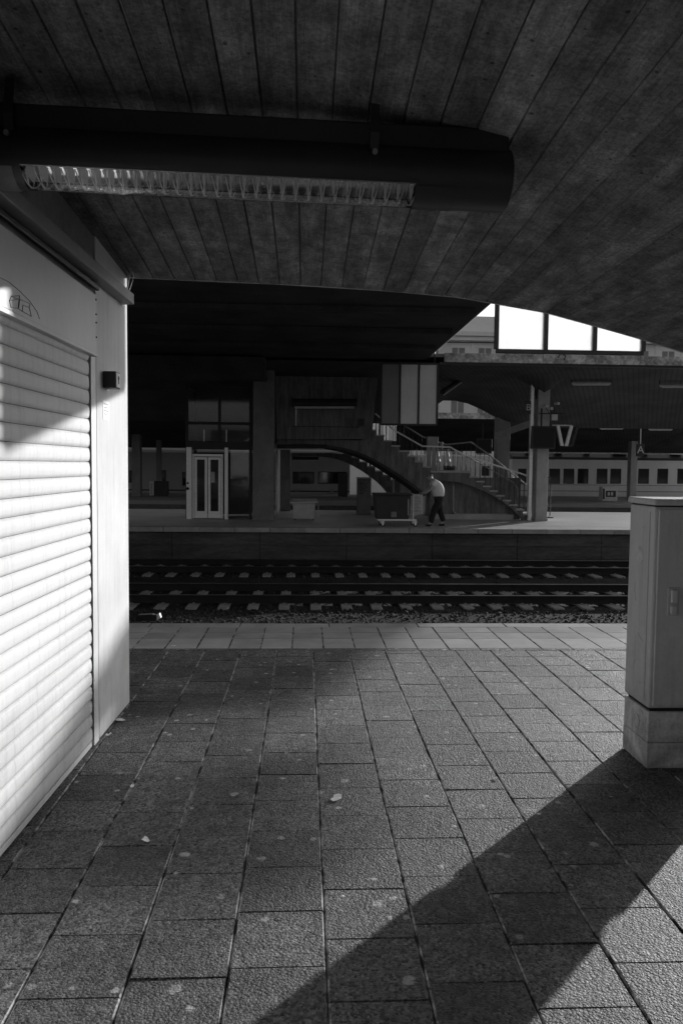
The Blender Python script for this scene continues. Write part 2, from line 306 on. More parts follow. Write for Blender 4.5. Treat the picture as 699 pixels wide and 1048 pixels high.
# railway tracks: rails + concrete sleepers
def railway(cy, label, first=None, x0=-14., x1=17.):
    t = thing('railway_track', (0, cy, -0.96), label, 'railway track', 'railway tracks between the platforms')
    ph = random.uniform(0, .6)
    if first is None:
        for sy in (-1, 1):
            y = sy*0.752
            web = MB().prism([(y-.07, .002), (y+.07, .002), (y+.012, .03), (y+.012, .125), (y-.012, .125), (y-.012, .03)], 'x', -40, 45)
            r = web.build('rail', 'rust', t)
            MB().prism([(y-.036, .125), (y+.036, .125), (y+.036, .155), (y-.036, .155)], 'x', -40, 45).build('rail_head', 'rust', r)
            MB().prism([(y-.034, .1555), (y+.034, .1555), (y+.026, .163), (y-.026, .163)], 'x', -40, 45).build('running_surface', 'rail', r)
        sm = MB().prism([(-1.3, -.18), (1.3, -.18), (1.3, -.01), (1.27, .0), (-1.27, .0), (-1.3, -.01)], 'x', -.105, .105)
        for sy in (-1, 1):
            for dd in (-.11, .11): sm.box(-.03, .03, sy*.752+dd-.025, sy*.752+dd+.025, .001, .022)
        sp = sm.build('sleeper', 'sleeper', t, bevel=.012); sp.location = (x0+ph, 0, 0); n = 0; x = x0+ph+.6
        while x < x1:
            c = sp.copy(); COL.objects.link(c); c.parent = t; c.location = (x+random.uniform(-.015, .015), random.uniform(-.02, .02), 0); c.rotation_euler = (0, 0, random.uniform(-.01, .01)); x += .6
    else:
        for ch in first.children:
            c = ch.copy(); COL.objects.link(c); c.parent = t
            for g in ch.children: q = g.copy(); COL.objects.link(q); q.parent = c
            if ch.name.startswith('sleeper'): c.location.x += ph
    return t
t1 = railway(16.1, 'railway track nearest the paved platform, its pale sleeper ends showing in the ballast')
railway(20.45, 'railway track running close along the dark wall of the far platform', t1)
railway(11.0, 'railway track hidden just below the edge of the near platform', t1)
railway(34.3, 'railway track in the trench behind the far platform', t1)
# light stone-like marker lamp lying by the first track
q = onZ(152, 633, -.9)
o = thing('track_marker', (q.x, q.y, -0.96), 'dark block with a bright end cap on the ballast beyond the platform edge at left', 'marker')
o.scale = (.75, .75, .75); o.location.z = -.93; MB().prism([(-.30, 0), (.2, 0), (.2, .10), (.1, .15), (-.24, .13)], 'y', -.1, .1).build('block', 'rust', o, bevel=.02)
MB().prism([(.202, .0), (.30, .06), (.26, .17), (.202, .14)], 'y', -.07, .07).build('cap', 'white_trim', o, bevel=.01)

# ------------------------------------------------------------------ near vaulted roof of board marked concrete
prof = [(-5.5, 3.16), (-1.3, 3.158), (-.8, 3.146), (-.24, 3.135), (.62, 3.10), (1.14, 3.063), (1.8, 2.963), (2.26, 2.85), (2.56, 2.773), (2.86, 2.688), (3.4, 2.49), (4.2, 2.06), (5.0, 1.45), (5.6, .85)]
pxs, pzs = zip(*prof)
def zr(x, y):
    s = min(max((x+.1)/2.2, 0), 1); s = s*s*(3-2*s); k = .086*(1-s)
    return float(np.interp(x, pxs, pzs))+k*(5.8-y)
roof = thing('roof_vault', (0, 5.8, 3.2), 'low vaulted roof of dark board-marked concrete overhead, its edge curving down to the right', 'roof')
mb = MB(); BW = 0.153; x = -5.4; YS = [-5, -3, -1, 0, .8, 1.6, 2.2, 2.8, 3.4, 4, 4.6, 5.2, 5.8]
while x < 5.4:
    dz = random.uniform(-.003, .003); xs = [x+.0015, x+.006, x+BW-.006, x+BW-.0015]; dd = [.010, 0, 0, .010]; wob = random.uniform(-.002, .002)
    o = len(mb.v)
    for y in YS:
        for xx, d in zip(xs, dd): mb.v.append((xx+wob*math.sin(y), y-5.8, zr(xx, y)+dz+d-3.2))
    for i in range(len(YS)-1):
        for k in range(3): a = o+i*4+k; mb.f.append((a, a+4, a+5, a+1))
    x += BW
mb.build('board_soffit', 'board', roof, fix=False)
mb = MB(); X = np.arange(-5.5, 5.61, .1); n = len(X)
rowsY = [-5, 5.80]
for y in rowsY:
    for xx in X: mb.v.append((xx, y-5.8, zr(xx, y)+.013-3.2))
for y in rowsY:
    for xx in X: mb.v.append((xx, y-5.8, max(3.75, zr(xx, y)+.3)-3.2))
for k in range(n-1):
    mb.f += [(k, k+1, n+k+1, n+k), (2*n+k, 3*n+k, 3*n+k+1, 2*n+k+1), (n+k, n+k+1, 3*n+k+1, 3*n+k), (k, 2*n+k, 2*n+k+1, k+1)]
mb.f += [(0, n, 3*n, 2*n), (n-1, 3*n-1, 4*n-1, 2*n-1)]
mb.build('slab', 'concrete', roof)
mb = MB()   # drip edge at the front of the vault
for k in range(n-1):
    a, b = X[k], X[k+1]; za, zb = zr(a, 5.8)-3.2, zr(b, 5.8)-3.2
    mb.add([(a, .002, za-.004), (b, .002, zb-.004), (b, .04, zb+.004), (a, .04, za+.004), (a, .002, za+.10), (b, .002, zb+.10), (b, .04, zb+.10), (a, .04, za+.10)],
           [(0,3,2,1),(4,5,6,7),(0,1,5,4),(1,2,6,5),(2,3,7,6),(3,0,4,7)])
mb.build('drip_edge', 'concrete_pale', roof)
# support foot of the vault, right of the view
MB().prism([(4.9, 0), (5.6, 0), (5.6, 1.2), (5.2, 1.6), (4.9, 1.2)], 'y', -9.0, -4.5).build('pier_foot', 'concrete', roof, bevel=.02)

# ------------------------------------------------------------------ kiosk with the rolling shutter (left wall)
KA = math.radians(-1.5); K0 = Vector((-1.4615, 0, 0))
kiosk = thing('kiosk', K0, 'white kiosk wall at left with a closed rolling shutter and rendered end pier', 'kiosk', rz=KA)
Minv = (Matrix.Translation(K0) @ Matrix.Rotation(KA, 4, 'Z')).inverted()
def kw(px, py, off=0.):
    """photo pixel -> kiosk local point on the plane x=off"""
    o = Minv @ Vector((0, 0, H)); d = Minv.to_3x3() @ ray(px, py); t = (off-o.x)/d.x; return o+d*t
mb = MB(); s0, s1 = -2.5, kw(92.5, 500).y; SH = .0885; ztop = kw(0, 328.8).z+SH; k = 0
z = ztop
while z > 0.10:
    pr = [(-.018, z-.002), (-.0075, z-.005), (-.003, z-.022), (-.0005, z-.045), (-.002, z-.068), (-.006, z-.083), (-.018, z-SH)]
    o = len(mb.v)
    for p_ in pr: mb.v.append((p_[0], s0, p_[1])); mb.v.append((p_[0], s1, p_[1]))
    for i in range(len(pr)-1): mb.f.append((o+2*i, o+2*i+1, o+2*i+3, o+2*i+2))
    z -= SH
cur = mb.build('shutter_curtain', 'shutter', kiosk, fix=False, smooth=True)
box(-.03, -.004, s0, s1, .004, z).build('bottom_bar', 'shutter', cur, bevel=.003)
jt = kw(97, 362).y
box(-.05, .004, kw(93.6, 500).y, kw(98.6, 500).y-.002, .0, kw(97, 362).z-.004).build('guide_rail', 'housing', kiosk, bevel=.002)
box(-.2, -.034, s0, kw(98.6, 500).y+.1, 0, 2.62).build('opening', 'black', kiosk)
zb0, zt0 = kw(97, 362, .03).z, kw(99, 302, .03).z; se = kw(99, 330, .03).y
hs = MB().box(-.15, .03, s0, se, zb0+.012, zt0).build('shutter_housing', 'housing', kiosk, bevel=.003)
box(-.01, .036, s0, se-.002, zb0-.012, zb0+.010).build('lower_flange', 'housing', hs, bevel=.002)
for zz in (2.58, 2.67, 2.72, 2.81):
    MB().tube([(.030, se-.018, zz), (.036, se-.018, zz)], .006, 8).build('rivet', 'dark', hs)
pe = kw(132, 600).y
pier = box(-.55, .0, kw(99.6, 500).y, pe, 0, 3.35).build('pier', 'pier', kiosk, bevel=.006)
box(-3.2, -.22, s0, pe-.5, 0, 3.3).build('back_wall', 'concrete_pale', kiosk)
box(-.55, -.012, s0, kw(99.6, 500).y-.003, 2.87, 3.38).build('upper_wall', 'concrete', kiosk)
# conduit channel along the top of the wall, sticking out past the pier
cz = kw(134, 309, .07).z
ch = MB().box(.004, .085, s0, kw(134, 309, .07).y+.03, cz-.012, cz+.062)
trunk = ch.build('cable_trunking', 'trunk', kiosk, bevel=.004)
MB().box(.004, .03, s0, 5.0, cz-.06, cz-.03).build('conduit', 'dark', kiosk, bevel=.006)
for j in range(5):
    a = kiosk.matrix_world
yy = kw(134, 309, .07).y
for j, (dy, l_) in enumerate(((-.05, .12), (-.03, .15), (.0, .10), (.02, .17))):
    MB().tube([(.05, yy+dy, cz+.06), (.06+.01*j, yy+dy+.03*l_*5, cz+.06+l_)], .0022, 5).build('bird_spike', 'metal', trunk)
# key switch
a, b = kw(103, 396, 0), kw(112, 383, 0)
ks = thing('key_switch', (K0+Matrix.Rotation(KA, 3, 'Z') @ Vector((0, (a.y+b.y)/2, a.z))), 'small dark key switch box with a pale keyhole face on the kiosk pier', 'key switch', rz=KA)
box(.001, .085, -.055, .055, .0, .11).build('housing', 'dark', ks, bevel=.006)
fp = box(.0852, .089, -.048, .048, .008, .102).build('face_plate', 'paper', ks, bevel=.001)
box(.0892, .0905, -.008, .008, .03, .06).build('keyhole', 'ink', fp)
MB().tube([(.0892, 0, .068), (.0905, 0, .068)], .016, 12).build('keyhole', 'ink', fp)
MB().box(-.048, .048, -.0562, -.0552, .01, .1)
a, b = kw(105, 425, 0), kw(112.5, 413, 0)
st = thing('notice_sticker', (K0+Matrix.Rotation(KA, 3, 'Z') @ Vector((0, a.y, b.z-.115))), 'small pale paper notice stuck on the kiosk pier below the key switch', 'sticker', rz=KA)
box(.0008, .002, 0, .15, 0, .125).build('paper', 'paper', st)
mb = MB()
for i, (u0, u1) in enumerate(((.02, .12), (.02, .10), (.02, .13), (.02, .09))): mb.box(.0022, .0026, u0, u1, .10-i*.022, .107-i*.022)
mb.build('print', 'ink_soft', st)
# scratched graffiti on the housing
def stroke(pts, w, off=.0315):
    mb = MB(); ps = [kw(p_[0]/6.355, 260+p_[1]/6.355, off) for p_ in pts]; mb.tube(ps, w, 5); return mb
gf = thing('graffiti', (K0.x, 0, 0), 'rounded graffiti outline with angular letters on the shutter housing', 'graffiti'); gf.location = K0; gf.rotation_euler = (0, 0, KA)
for pts in ([(-60,140),(0,150),(60,180),(130,240),(190,300),(240,370),(257,420)], [(75,270),(62,300),(72,345),(118,352)], [(75,272),(128,268),(118,352)], [(62,300),(118,292)],
            [(118,352),(150,372),(205,405)], [(195,322),(130,290),(122,350)], [(195,322),(190,345),(150,330)], [(150,330),(145,372)], [(190,345),(205,405)], [(78,275),(190,318)]):
    stroke(pts, .0019).build('stroke', 'ink_soft', gf)

# ------------------------------------------------------------------ big tubular luminaire under the vault
LY = 3.4; cR = onY(519, 183, LY); cL = onY(0, 162, LY); R0 = .128
ax = Vector((cR.x-cL.x, .05, cR.z-cL.z)); Lvis = ax.length; ex = ax.normalized()
o = Vector((cR.x, LY+.03, cR.z))
lum = thing('luminaire', o, 'large dark tubular ceiling luminaire with a clear louvred lens', 'ceiling light')
rot = ex.to_track_quat('X', 'Z'); lum.rotation_mode = 'QUATERNION'; lum.rotation_quaternion = rot
def lx(px):   # local x of a photo column along the axis
    return -(519-px)/519*Lvis
xa, xb, xl = lx(30), lx(420), lx(-140)
def ang(a): a = math.radians(a); return (math.cos(a), math.sin(a))    # (y,z)
NA = 48; A0, A1 = 212, 330   # opening sector (0 = +y, 180 = towards the camera, 270 = down)
mb = MB()
def ringpt(x, a, r=R0): c_, s_ = ang(a); return (x, c_*r, s_*r)
def shell(x0, x1, a0, a1, r=R0, n=24, r2=None):
    o = len(mb.v)
    for i in range(n+1):
        a = a0+(a1-a0)*i/n; mb.v.append(ringpt(x0, a, r)); mb.v.append(ringpt(x1, a, r2 or r))
    for i in range(n): mb.f.append((o+2*i, o+2*i+2, o+2*i+3, o+2*i+1))
shell(xl, xa, 0, 360, n=48); shell(xb, 0, 0, 360, n=48); shell(xa, xb, A1-360, A0, n=32)
bodyo = mb.build('body', 'lamp_body', lum, smooth=True, fix=False)
mb = MB(); shell(0.0, .004, 0, 360, R0, 48, R0-.004)
o_ = len(mb.v); mb.v += [ringpt(.004, i*7.5, R0-.004) for i in range(48)]; mb.f.append(tuple(range(o_, o_+48)))
mb.build('end_cap', 'lamp_body', lum, fix=True)
mb = MB()  # interior trough
c0, c1 = ringpt(0, A0, R0-.003), ringpt(0, A1, R0-.003)
tr_ = [(c0[1], c0[2]), (-.085, -.025), (-.06, .01), (-.03, .032), (.0, .04), (.03, .032), (.06, .01), (.085, -.025), (c1[1], c1[2])]
for i in range(len(tr_)-1):
    (y0, z0), (y1, z1) = tr_[i], tr_[i+1]; mb.add([(xa, y0, z0), (xb, y0, z0), (xb, y1, z1), (xa, y1, z1)], [(0, 1, 2, 3)])
for xx in (xa, xb): mb.add([(xx, a_, b_2) for a_, b_2 in tr_], [tuple(range(len(tr_)))])
mb.build('reflector', 'reflector', lum, fix=False)
mb = MB(); nb = 29; step = (xb-xa)/nb
for i in range(nb+1):
    xx = xa+.006+i*step*.995
    for sg_ in (-1, 1):
        mb.tube([(xx+sg_*(.001+.013*abs(u)**1.5), math.cos(math.radians(270+u*54))*(R0-.012), math.sin(math.radians(270+u*54))*(R0-.012)) for u in (-1, -.6, -.2, .2, .6, 1)], .0026, 4)
    mb.box(xx-.0006, xx+.0006, -.06, .06, -.085, -.02)
mb.build('louvre', 'louvre', lum, fix=False)
for yy2 in (.0,): MB().tube([(xa+.02, yy2, .005), (xb-.02, yy2, .005)], .013, 12).build('fluorescent_tube', 'white_trim', lum, smooth=True)
mb = MB(); shell(xa, xb, A0, A1, R0-.002, 20); mb.build('clear_cover', 'clear', lum, smooth=True, fix=False)
mb = MB()
for a in (A0-1, A1+1):
    c_, s_ = ang(a); mb.tube([(xa, c_*R0, s_*R0), (xb, c_*R0, s_*R0)], .0035, 6)
mb.build('lens_edge', 'metal', lum)
mb = MB(); shell(xb+.006, lx(462), A0+2, A1-2, R0+.003, 20); mb.build('ballast_cover', 'lamp_body', lum, smooth=True, fix=False)
mb = MB(); shell(xl, lx(22), A0+2, A1-2, R0+.003, 20); mb.build('left_cover', 'trunk', lum, smooth=True, fix=False)
ztop_ = .16
MB().box(xl, -.012, -.085, .085, .085, ztop_+.03).build('mounting_channel', 'lamp_body', lum, bevel=.01)
for pxx in (20, 377):
    xx = lx(pxx); mb = MB()
    pr = [(math.cos(math.radians(a))*(R0+.004), math.sin(math.radians(a))*(R0+.004)) for a in range(150, 195, 6)]
    o = len(mb.v)
    pts = [(-.1, .28)]+[(-.125, .13)]+pr
    for (y_, z_) in pts: mb.v += [(xx-.018, y_, z_), (xx+.018, y_, z_)]
    for i in range(len(pts)-1): mb.f.append((o+2*i, o+2*i+1, o+2*i+3, o+2*i+2))
    st_ = mb.build('strap', 'lamp_body', lum); sm_ = st_.modifiers.new('s', 'SOLIDIFY'); sm_.thickness = .004
    MB().tube([(xx, -.133, .045), (xx, -.147, .045)], .011, 10).build('bolt', 'metal', st_)

# ------------------------------------------------------------------ electrical cabinet at right
cb = thing('utility_cabinet', (2.055, 4.44, 0), 'grey plastic electrical cabinet standing on a stained plinth at the right edge', 'utility cabinet', rz=0)
W_, D_ = .62, .35
box(.0, W_+.0, .0, D_, .0, .156).build('plinth_course', 'plinth', cb, bevel=.006)
box(.002, W_-.002, .002, D_-.002, .158, .345).build('plinth_course', 'plinth', cb, bevel=.006)
box(.02, W_-.02, .02, D_-.02, .345, .366).build('base_gap', 'black', cb)
body = box(.0, W_, .004, D_, .366, 1.576).build('body', 'cabinet', cb, bevel=.012)
dr = box(.022, W_-.022, -.010, .003, .385, 1.562).build('door', 'cabinet', cb, bevel=.005)
h1 = MB().box(.085, .155, -.020, -.0102, .93, 1.10).build('handle', 'bin_pale', dr, bevel=.006)
MB().box(.10, .140, -.040, -.0202, 1.01, 1.09).build('lever', 'cabinet', h1, bevel=.008)
MB().box(.10, .140, -.036, -.0202, .94, .995).build('lock_cover', 'cabinet', h1, bevel=.008)
box(-.012, W_+.012, -.022, D_+.012, 1.584, 1.622).build('lid', 'cabinet', cb, bevel=.010)
box(.01, W_-.01, .01, D_-.01, 1.575, 1.586).build('lid_gap', 'black', cb)
mb = MB().prism([(.03, 1.55), (.30, 1.55), (.30, 1.545), (.03, 1.545)], 'x', -.0012, .002); mb.build('side_seam', 'plinth', body)
box(-.0015, .002, .055, .062, .40, 1.545).build('side_seam', 'ink_soft', body)
for (cy_, cz_, rr) in ((.19, 1.27, .052), (.16, .245, .045)):
    mb = MB(); mb.tube([(-.0022, cy_, cz_), (.001, cy_, cz_)], rr, 24); dsk = mb.build('round_mark', 'plinth', cb)
for (a_, b_2, c_) in ((.43, 1.60, .02), (.10, 1.603, .012)):
    pass
for zz8 in (.55, 1.0, 1.42): MB().tube([(W_-.012, -.014, zz8), (W_-.012, -.014, zz8+.06)], .007, 8).build('hinge', 'plinth', cb)
MB().prism([(.34, 1.18), (.47, 1.185), (.465, 1.30), (.335, 1.295)], 'y', -.0118, -.0106).build('faded_sticker', 'bin_pale', dr)
for (ya, za, yb2, zb2) in ((.10, .75, .17, .79), (.22, .98, .24, 1.1), (.08, .5, .13, .49), (.2, .62, .22, .55), (.12, 1.45, .16, 1.44)):
    MB().tube([(-.0008, ya, za), (-.0010, (ya+yb2)/2+.01, (za+zb2)/2), (-.0008, yb2, zb2)], .0012, 4).build('scratch', 'ink_soft', body)
o2 = MB().box(.12, .30, -.0235, -.0222, 1.592, 1.612).build('lid_label', 'plinth', cb)

# ------------------------------------------------------------------ frosted windscreens
def windscreen(name, loc, n, pw, ph, label, mats, fr=.05):
    t = thing(name, loc, label, 'glass screen', 'hanging frosted glass screens'); w = n*pw
    mb = MB().box(0, w, -.03, .03, -fr, 0).box(0, w, -.03, .03, ph, ph+fr)
    for i in range(n+1):
        a = i*pw; mb.box(a-fr/2, a+fr/2, -.028, .028, .001, ph-.001)
    mb.build('frame', 'dark', t, bevel=.004)
    for i in range(n): box(i*pw+fr/2, (i+1)*pw-fr/2, -.004, .004, .002, ph-.002).build('pane', mats[i], t)
    return t
ws = windscreen('hanging_screen', (2.372, 9.66, 3.275), 3, .624, 1.6, 'large bright frosted three-pane screen hanging in the arch above the tracks', ['frost']*3)
MB().box(-1.2, 7.9, -.08, .08, 1.75, 1.93).build('hanger_beam', 'dark', ws)
for xx in (.0, 2.016): MB().tube([(xx, 0, 1.6), (xx, 0, 1.75)], .015, 8).build('hanger_rod', 'dark', ws)
MB().box(7.6, 7.8, -.1, .1, -3.27, 1.749).build('hanger_post', 'dark', ws)
a = onY(390.5, 371, 23.0); b = onY(447, 436, 23.0)
ws2 = windscreen('hanging_screen', (a.x, 23.0, b.z+.06), 3, (b.x-a.x)/3, a.z-b.z-.1, 'grey frosted three-pane screen hanging in front of the stair', ['frost_dim', 'frost_mid', 'frost_mid'], .055)
for xx in (.1, (b.x-a.x)-.1): MB().tube([(xx, 0, a.z-b.z-.08), (xx, .0, a.z-b.z+.4)], .02, 8).build('hanger_rod', 'dark', ws2)

# ------------------------------------------------------------------ overpass soffit at left, crossing the tracks
ov = thing('overpass', (0, 22, 5.0), 'dark concrete overpass crossing above the tracks at left', 'overpass')
mb = MB()
mb.prism([(-16, .0), (3.6, .0), (3.86, .22), (3.86, .62), (-16, .62)], 'y', -11.0, 1.25); mb.build('deck', 'concrete_dark', ov)
mb = MB()
for yy3 in (-8.6, -6.2, -3.8, -1.4): mb.box(-16, 3.4, yy3-.12, yy3+.12, -.10, -.001)
mb.build('rib', 'concrete_dark', ov)
box(-16, -1.2, .8, 1.5, -.70, -.06).build('edge_beam', 'concrete_dark', ov)
box(-16, -1.2, 1.9, 2.2, -.62, -.50).build('service_pipe', 'dark', ov)

# ------------------------------------------------------------------ canopy of the far platform
cz1 = 23.35
cn = thing('platform_canopy', (0, cz1, 5), 'wide concrete canopy over the far platform with a weathered pale edge', 'canopy')
def zs(x, y):
    t = (y-cz1)/(31-cz1); e = min(max((x-5.9)/3.0, 0), 1); e = e*e*(3-2*e); r = 4.45+(3.42-4.45)*e; e = min(max((5.3-x)/.8, 0), 1); r += (3.5-r)*e
    c_ = 4.93; return c_+(r-c_)*(t**1.7)
XS = list(np.arange(-16, 19.01, .5)); YL = list(np.linspace(cz1, 31.0, 16)); mb = MB(); nx = len(XS)
for y in YL:
    for xx in XS: mb.v.append((xx, y-cz1, zs(xx, y)-5))
for i in range(len(YL)-1):
    for k in range(nx-1):
        if XS[k] > 13.2 and YL[i] < 25.6: continue
        a = i*nx+k; mb.f.append((a, a+nx, a+nx+1, a+1))
mb.build('soffit', 'soffit', cn, smooth=True, fix=False)
def ztop1(x): return .19
MB().box(-16, 13.5, .02, 7.7, .10, .20).box(13.502, 20.9, 2.35, 3.8, .10, .20).box(13.502, 19.3, 3.802, 7.7, .10, .20).build('roof_slab', 'concrete', cn)  # unseen right end stepped back to shape the sun on the near paving
mb = MB(); x = 4.15
while x < 13: mb.box(x+.004, min(x+3.0, 13.5)-.004, -.10, .018, -.055, .215); x += 3.0
mb.build('fascia', 'fascia', cn, bevel=.01)
box(4.0, 13.5, -.06, .10, -.12, -.057).build('gutter', 'dark', cn)
mb = MB()
for k in range(nx-1):   # rear edge face
    a_, b_2 = XS[k], XS[k+1]; mb.add([(a_, 7.65, zs(a_, 31)-5.), (b_2, 7.65, zs(b_2, 31)-5.), (b_2, 7.65, .12), (a_, 7.65, .12)], [(0, 1, 2, 3)])
mb.build('rear_wall', 'concrete_dark', cn, fix=False)
MB().tube([onY(577, 368, cz1-.12)-Vector((0, cz1, 5)), onY(579, 364, cz1-.14)-Vector((0, cz1, 5)), onY(574, 361, cz1-.15)-Vector((0, cz1, 5)), onY(571, 366, cz1-.14)-Vector((0, cz1, 5))], .018, 6).build('cable_end', 'dark', cn)
# pillars of the far platform: things of their own
def pillar(px0, px1, pyb, z1, label, mat='concrete', dep=.5, loc=None, grp='pillars carrying the canopies'):
    a = onZ(px0, pyb); b = onZ(px1, pyb); w = b.x-a.x
    t = thing('pillar', (a.x, a.y, 0), label, 'pillar', grp)
    box(0, w, 0, dep, .0, z1).build('shaft', mat, t, bevel=.02)
    box(-.02, w+.02, -.02, dep+.02, .0, .08).build('foot', mat, t, bevel=.01)
    return t
pillar(258.5, 280, 532.5, 5.0, 'broad concrete pillar right beside the glass lift', dep=.8)
mp = pillar(548, 559.5, 533, 4.75, 'tall pale-grey pillar on the far platform carrying the departure screens', 'concrete_pale')
pA = onZ(541.5, 534)
box(-.225, -.115, .1, .25, .0, 4.6).build('cable_duct', 'bright_metal', mp, bevel=.01)
box(.40, .52, 1.2, 1.4, 0, 2.3).build('rear_post', 'white_trim', mp)
bp = onZ(508, 524); p3 = pillar(507, 520, 523.5, 4.5, 'grey pillar standing behind the lower stair flight')
# slanted bracket between the two pillars
A_ = onY(507, 446, 28.3); B_ = onY(549, 431, 26.0); d = (B_-A_)
br = thing('bracket_beam', A_, 'pale slanted bracket beam joining two pillars below the canopy', 'beam')
mb = MB(); vv = []
for t_ in (Vector((0, 0, 0)), d):
    for (yy4, zz4) in ((-.12, -.12), (.12, -.12), (.12, .12), (-.12, .12)): vv.append(t_+Vector((0, yy4, zz4)))
mb.add(vv, [(0,1,2,3),(4,7,6,5),(0,4,5,1),(1,5,6,2),(2,6,7,3),(3,7,4,0)]); mb.build('beam', 'concrete_pale', br)
pl4 = pillar(644.5, 650.5, 511, 3.4, 'grey pillar beside the ticket machine on the rear platform', 'concrete_pale', grp='pillars of the rear platform')
pillar(690.5, 695.5, 508, 3.1, 'slim pale pillar of the rear platform just above the utility cabinet', 'concrete_pale', grp='pillars of the rear platform')
pillar(135, 144, 508, 3.4, 'dark pillar seen right beside the kiosk wall', 'concrete', grp='pillars of the rear platform')
pillar(160, 165, 506, 3.6, 'thin dark pillar behind the small lit box at left', 'concrete', dep=.3, grp='pillars of the rear platform')
pillar(286.5, 297, 523, 2.9, 'dark pillar behind the wheeled bin, seen under the stair', 'concrete', dep=.4)
# mushroom cap over main pillar
mb = MB(); o = len(mb.v); c0 = (.19, .25)
for (r, zz) in ((.2, 4.1), (.26, 4.35), (.45, 4.6), (.8, 4.78), (1.3, 4.92)):
    for k in range(24): a = k*math.pi/12; mb.v.append((c0[0]+math.cos(a)*r, c0[1]+math.sin(a)*min(r, 2.0), zz))
for i in range(4):
    for k in range(24): mb.f.append((i*24+k, i*24+(k+1) % 24, (i+1)*24+(k+1) % 24, (i+1)*24+k))
mb.build('capital', 'soffit', mp, smooth=True)

# ------------------------------------------------------------------ glass lift
q = onZ(190, 531); q2 = onZ(258, 531)
lf = thing('lift', (q.x, 25.5, 0), 'glazed lift shaft with bright metal sliding doors on the far platform', 'lift')
LW = q2.x-q.x; mb = MB(); hgt = 4.42
for xx in (0, LW*.49, LW-.09): mb.box(xx, xx+.09, 0, .09, (2.55 if 0 < xx < 1.5 else 0), hgt)
for xx in (0, LW-.09): mb.box(xx, xx+.09, 1.9, 2.0, 0, hgt)
for zz in (2.28, 3.10, hgt-.1): mb.box(.09, LW-.09, .004, .086, zz, zz+(.26 if zz < 2.5 else .08))
for zz in (2.28, hgt-.1):
    for xx in (.0, LW-.09): mb.box(xx+.01, xx+.08, .09, 1.9, zz, zz+.1)
mb.build('frame', 'dark', lf)
sc = (LW)/68.
def lxp(px): return (px-190)*sc
for i, (a_, b_2) in enumerate(((190.5, 196), (229.5, 233))):
    box(lxp(a_)+.03, lxp(b_2)+.03, -.16, .0, 0, 2.35).build('door_post', 'bright_metal', lf, bevel=.01)
df = MB().box(lxp(197.3), lxp(228.5), -.07, -.02, 2.05, 2.13).box(lxp(197.3), lxp(199), -.07, -.02, .02, 2.049).box(lxp(226.8), lxp(228.5), -.07, -.02, .02, 2.049).build('door_frame', 'bright_metal', lf, bevel=.005)
for (a_, b_2) in ((199.4, 212.4), (213.2, 226.4)):
    A1_, B1_ = lxp(a_), lxp(b_2)
    dd = MB().box(A1_, A1_+.08, -.06, -.02, .03, 2.03).box(B1_-.08, B1_, -.06, -.02, .03, 2.03).box(A1_+.081, B1_-.081, -.06, -.02, .03, .26).box(A1_+.081, B1_-.081, -.06, -.02, 1.95, 2.03).build('sliding_door', 'bright_metal', lf, bevel=.004)
    box(A1_+.082, B1_-.082, -.045, -.035, .262, 1.948).build('pane', 'clear', dd)
box(lxp(216), lxp(220), -.034, -.030, 1.2, 1.55).build('notice', 'paper', lf)
for xx in (.03+lxp(192), ): MB().tube([(xx, -.17, 1.0), (xx, -.162, 1.0)], .05, 12).build('call_button', 'ink', lf); MB().tube([(xx, -.17, 1.18), (xx, -.162, 1.18)], .035, 12).build('call_button', 'ink', lf)
for (x0_, x1_, z0_, z1_) in ((.092, LW*.49-.002, 2.56, 3.09), (LW*.49+.092, LW-.092, 2.56, 3.09), (.092, LW*.49-.002, 3.19, 4.31), (LW*.49+.092, LW-.092, 3.19, 4.31), (lxp(236), LW-.092, .05, 2.27)):
    box(x0_, x1_, .03, .045, z0_, z1_).build('glass_panel', 'clear', lf)
for xx in (lxp(204), lxp(228)): box(xx-.02, xx+.02, 1.2, 1.24, 2.55, 2.98).build('daylight_slit', 'bright_metal', lf)  # bright strips stand in for slits of daylight through the glass
box(.1, LW-.1, .9, 1.85, .1, 2.2).build('car', 'dark', lf)
mesh_r = MB()
for i in range(14): mesh_r.box(LW+.05, LW+.55, .2, .23, .1+i*.32, .16+i*.32)
for i in range(3): mesh_r.box(LW+.05+i*.2, LW+.09+i*.2, .231, .26, 0, 4.5)
mesh_r.build('side_grille', 'dark', lf)

# ------------------------------------------------------------------ staircase
SY, SD = 26.0, 3.0
def prof_pts(pts, Y): return [(onY(a_, b_2, Y).x, onY(a_, b_2, Y).z) for a_, b_2 in pts]
st = thing('staircase', (0, SY, 0), 'concrete staircase with an arched stringer, landing and steel railing rising to the left', 'staircase')
def curve(pts, n=8):
    """Catmull-Rom through pixel points"""
    P_ = [Vector(p_) for p_ in pts]; P_ = [P_[0]*2-P_[1]]+P_+[P_[-1]*2-P_[-2]]; out = []
    for i in range(1, len(P_)-2):
        for k in range(n):
            t = k/n; a, b, c, d_ = P_[i-1:i+3]
            out.append(.5*((2*b)+(c-a)*t+(2*a-5*b+4*c-d_)*t*t+(3*b-a-3*c+d_)*t**3))
    out.append(P_[-2]); return [(p_.x, p_.y) for p_ in out]
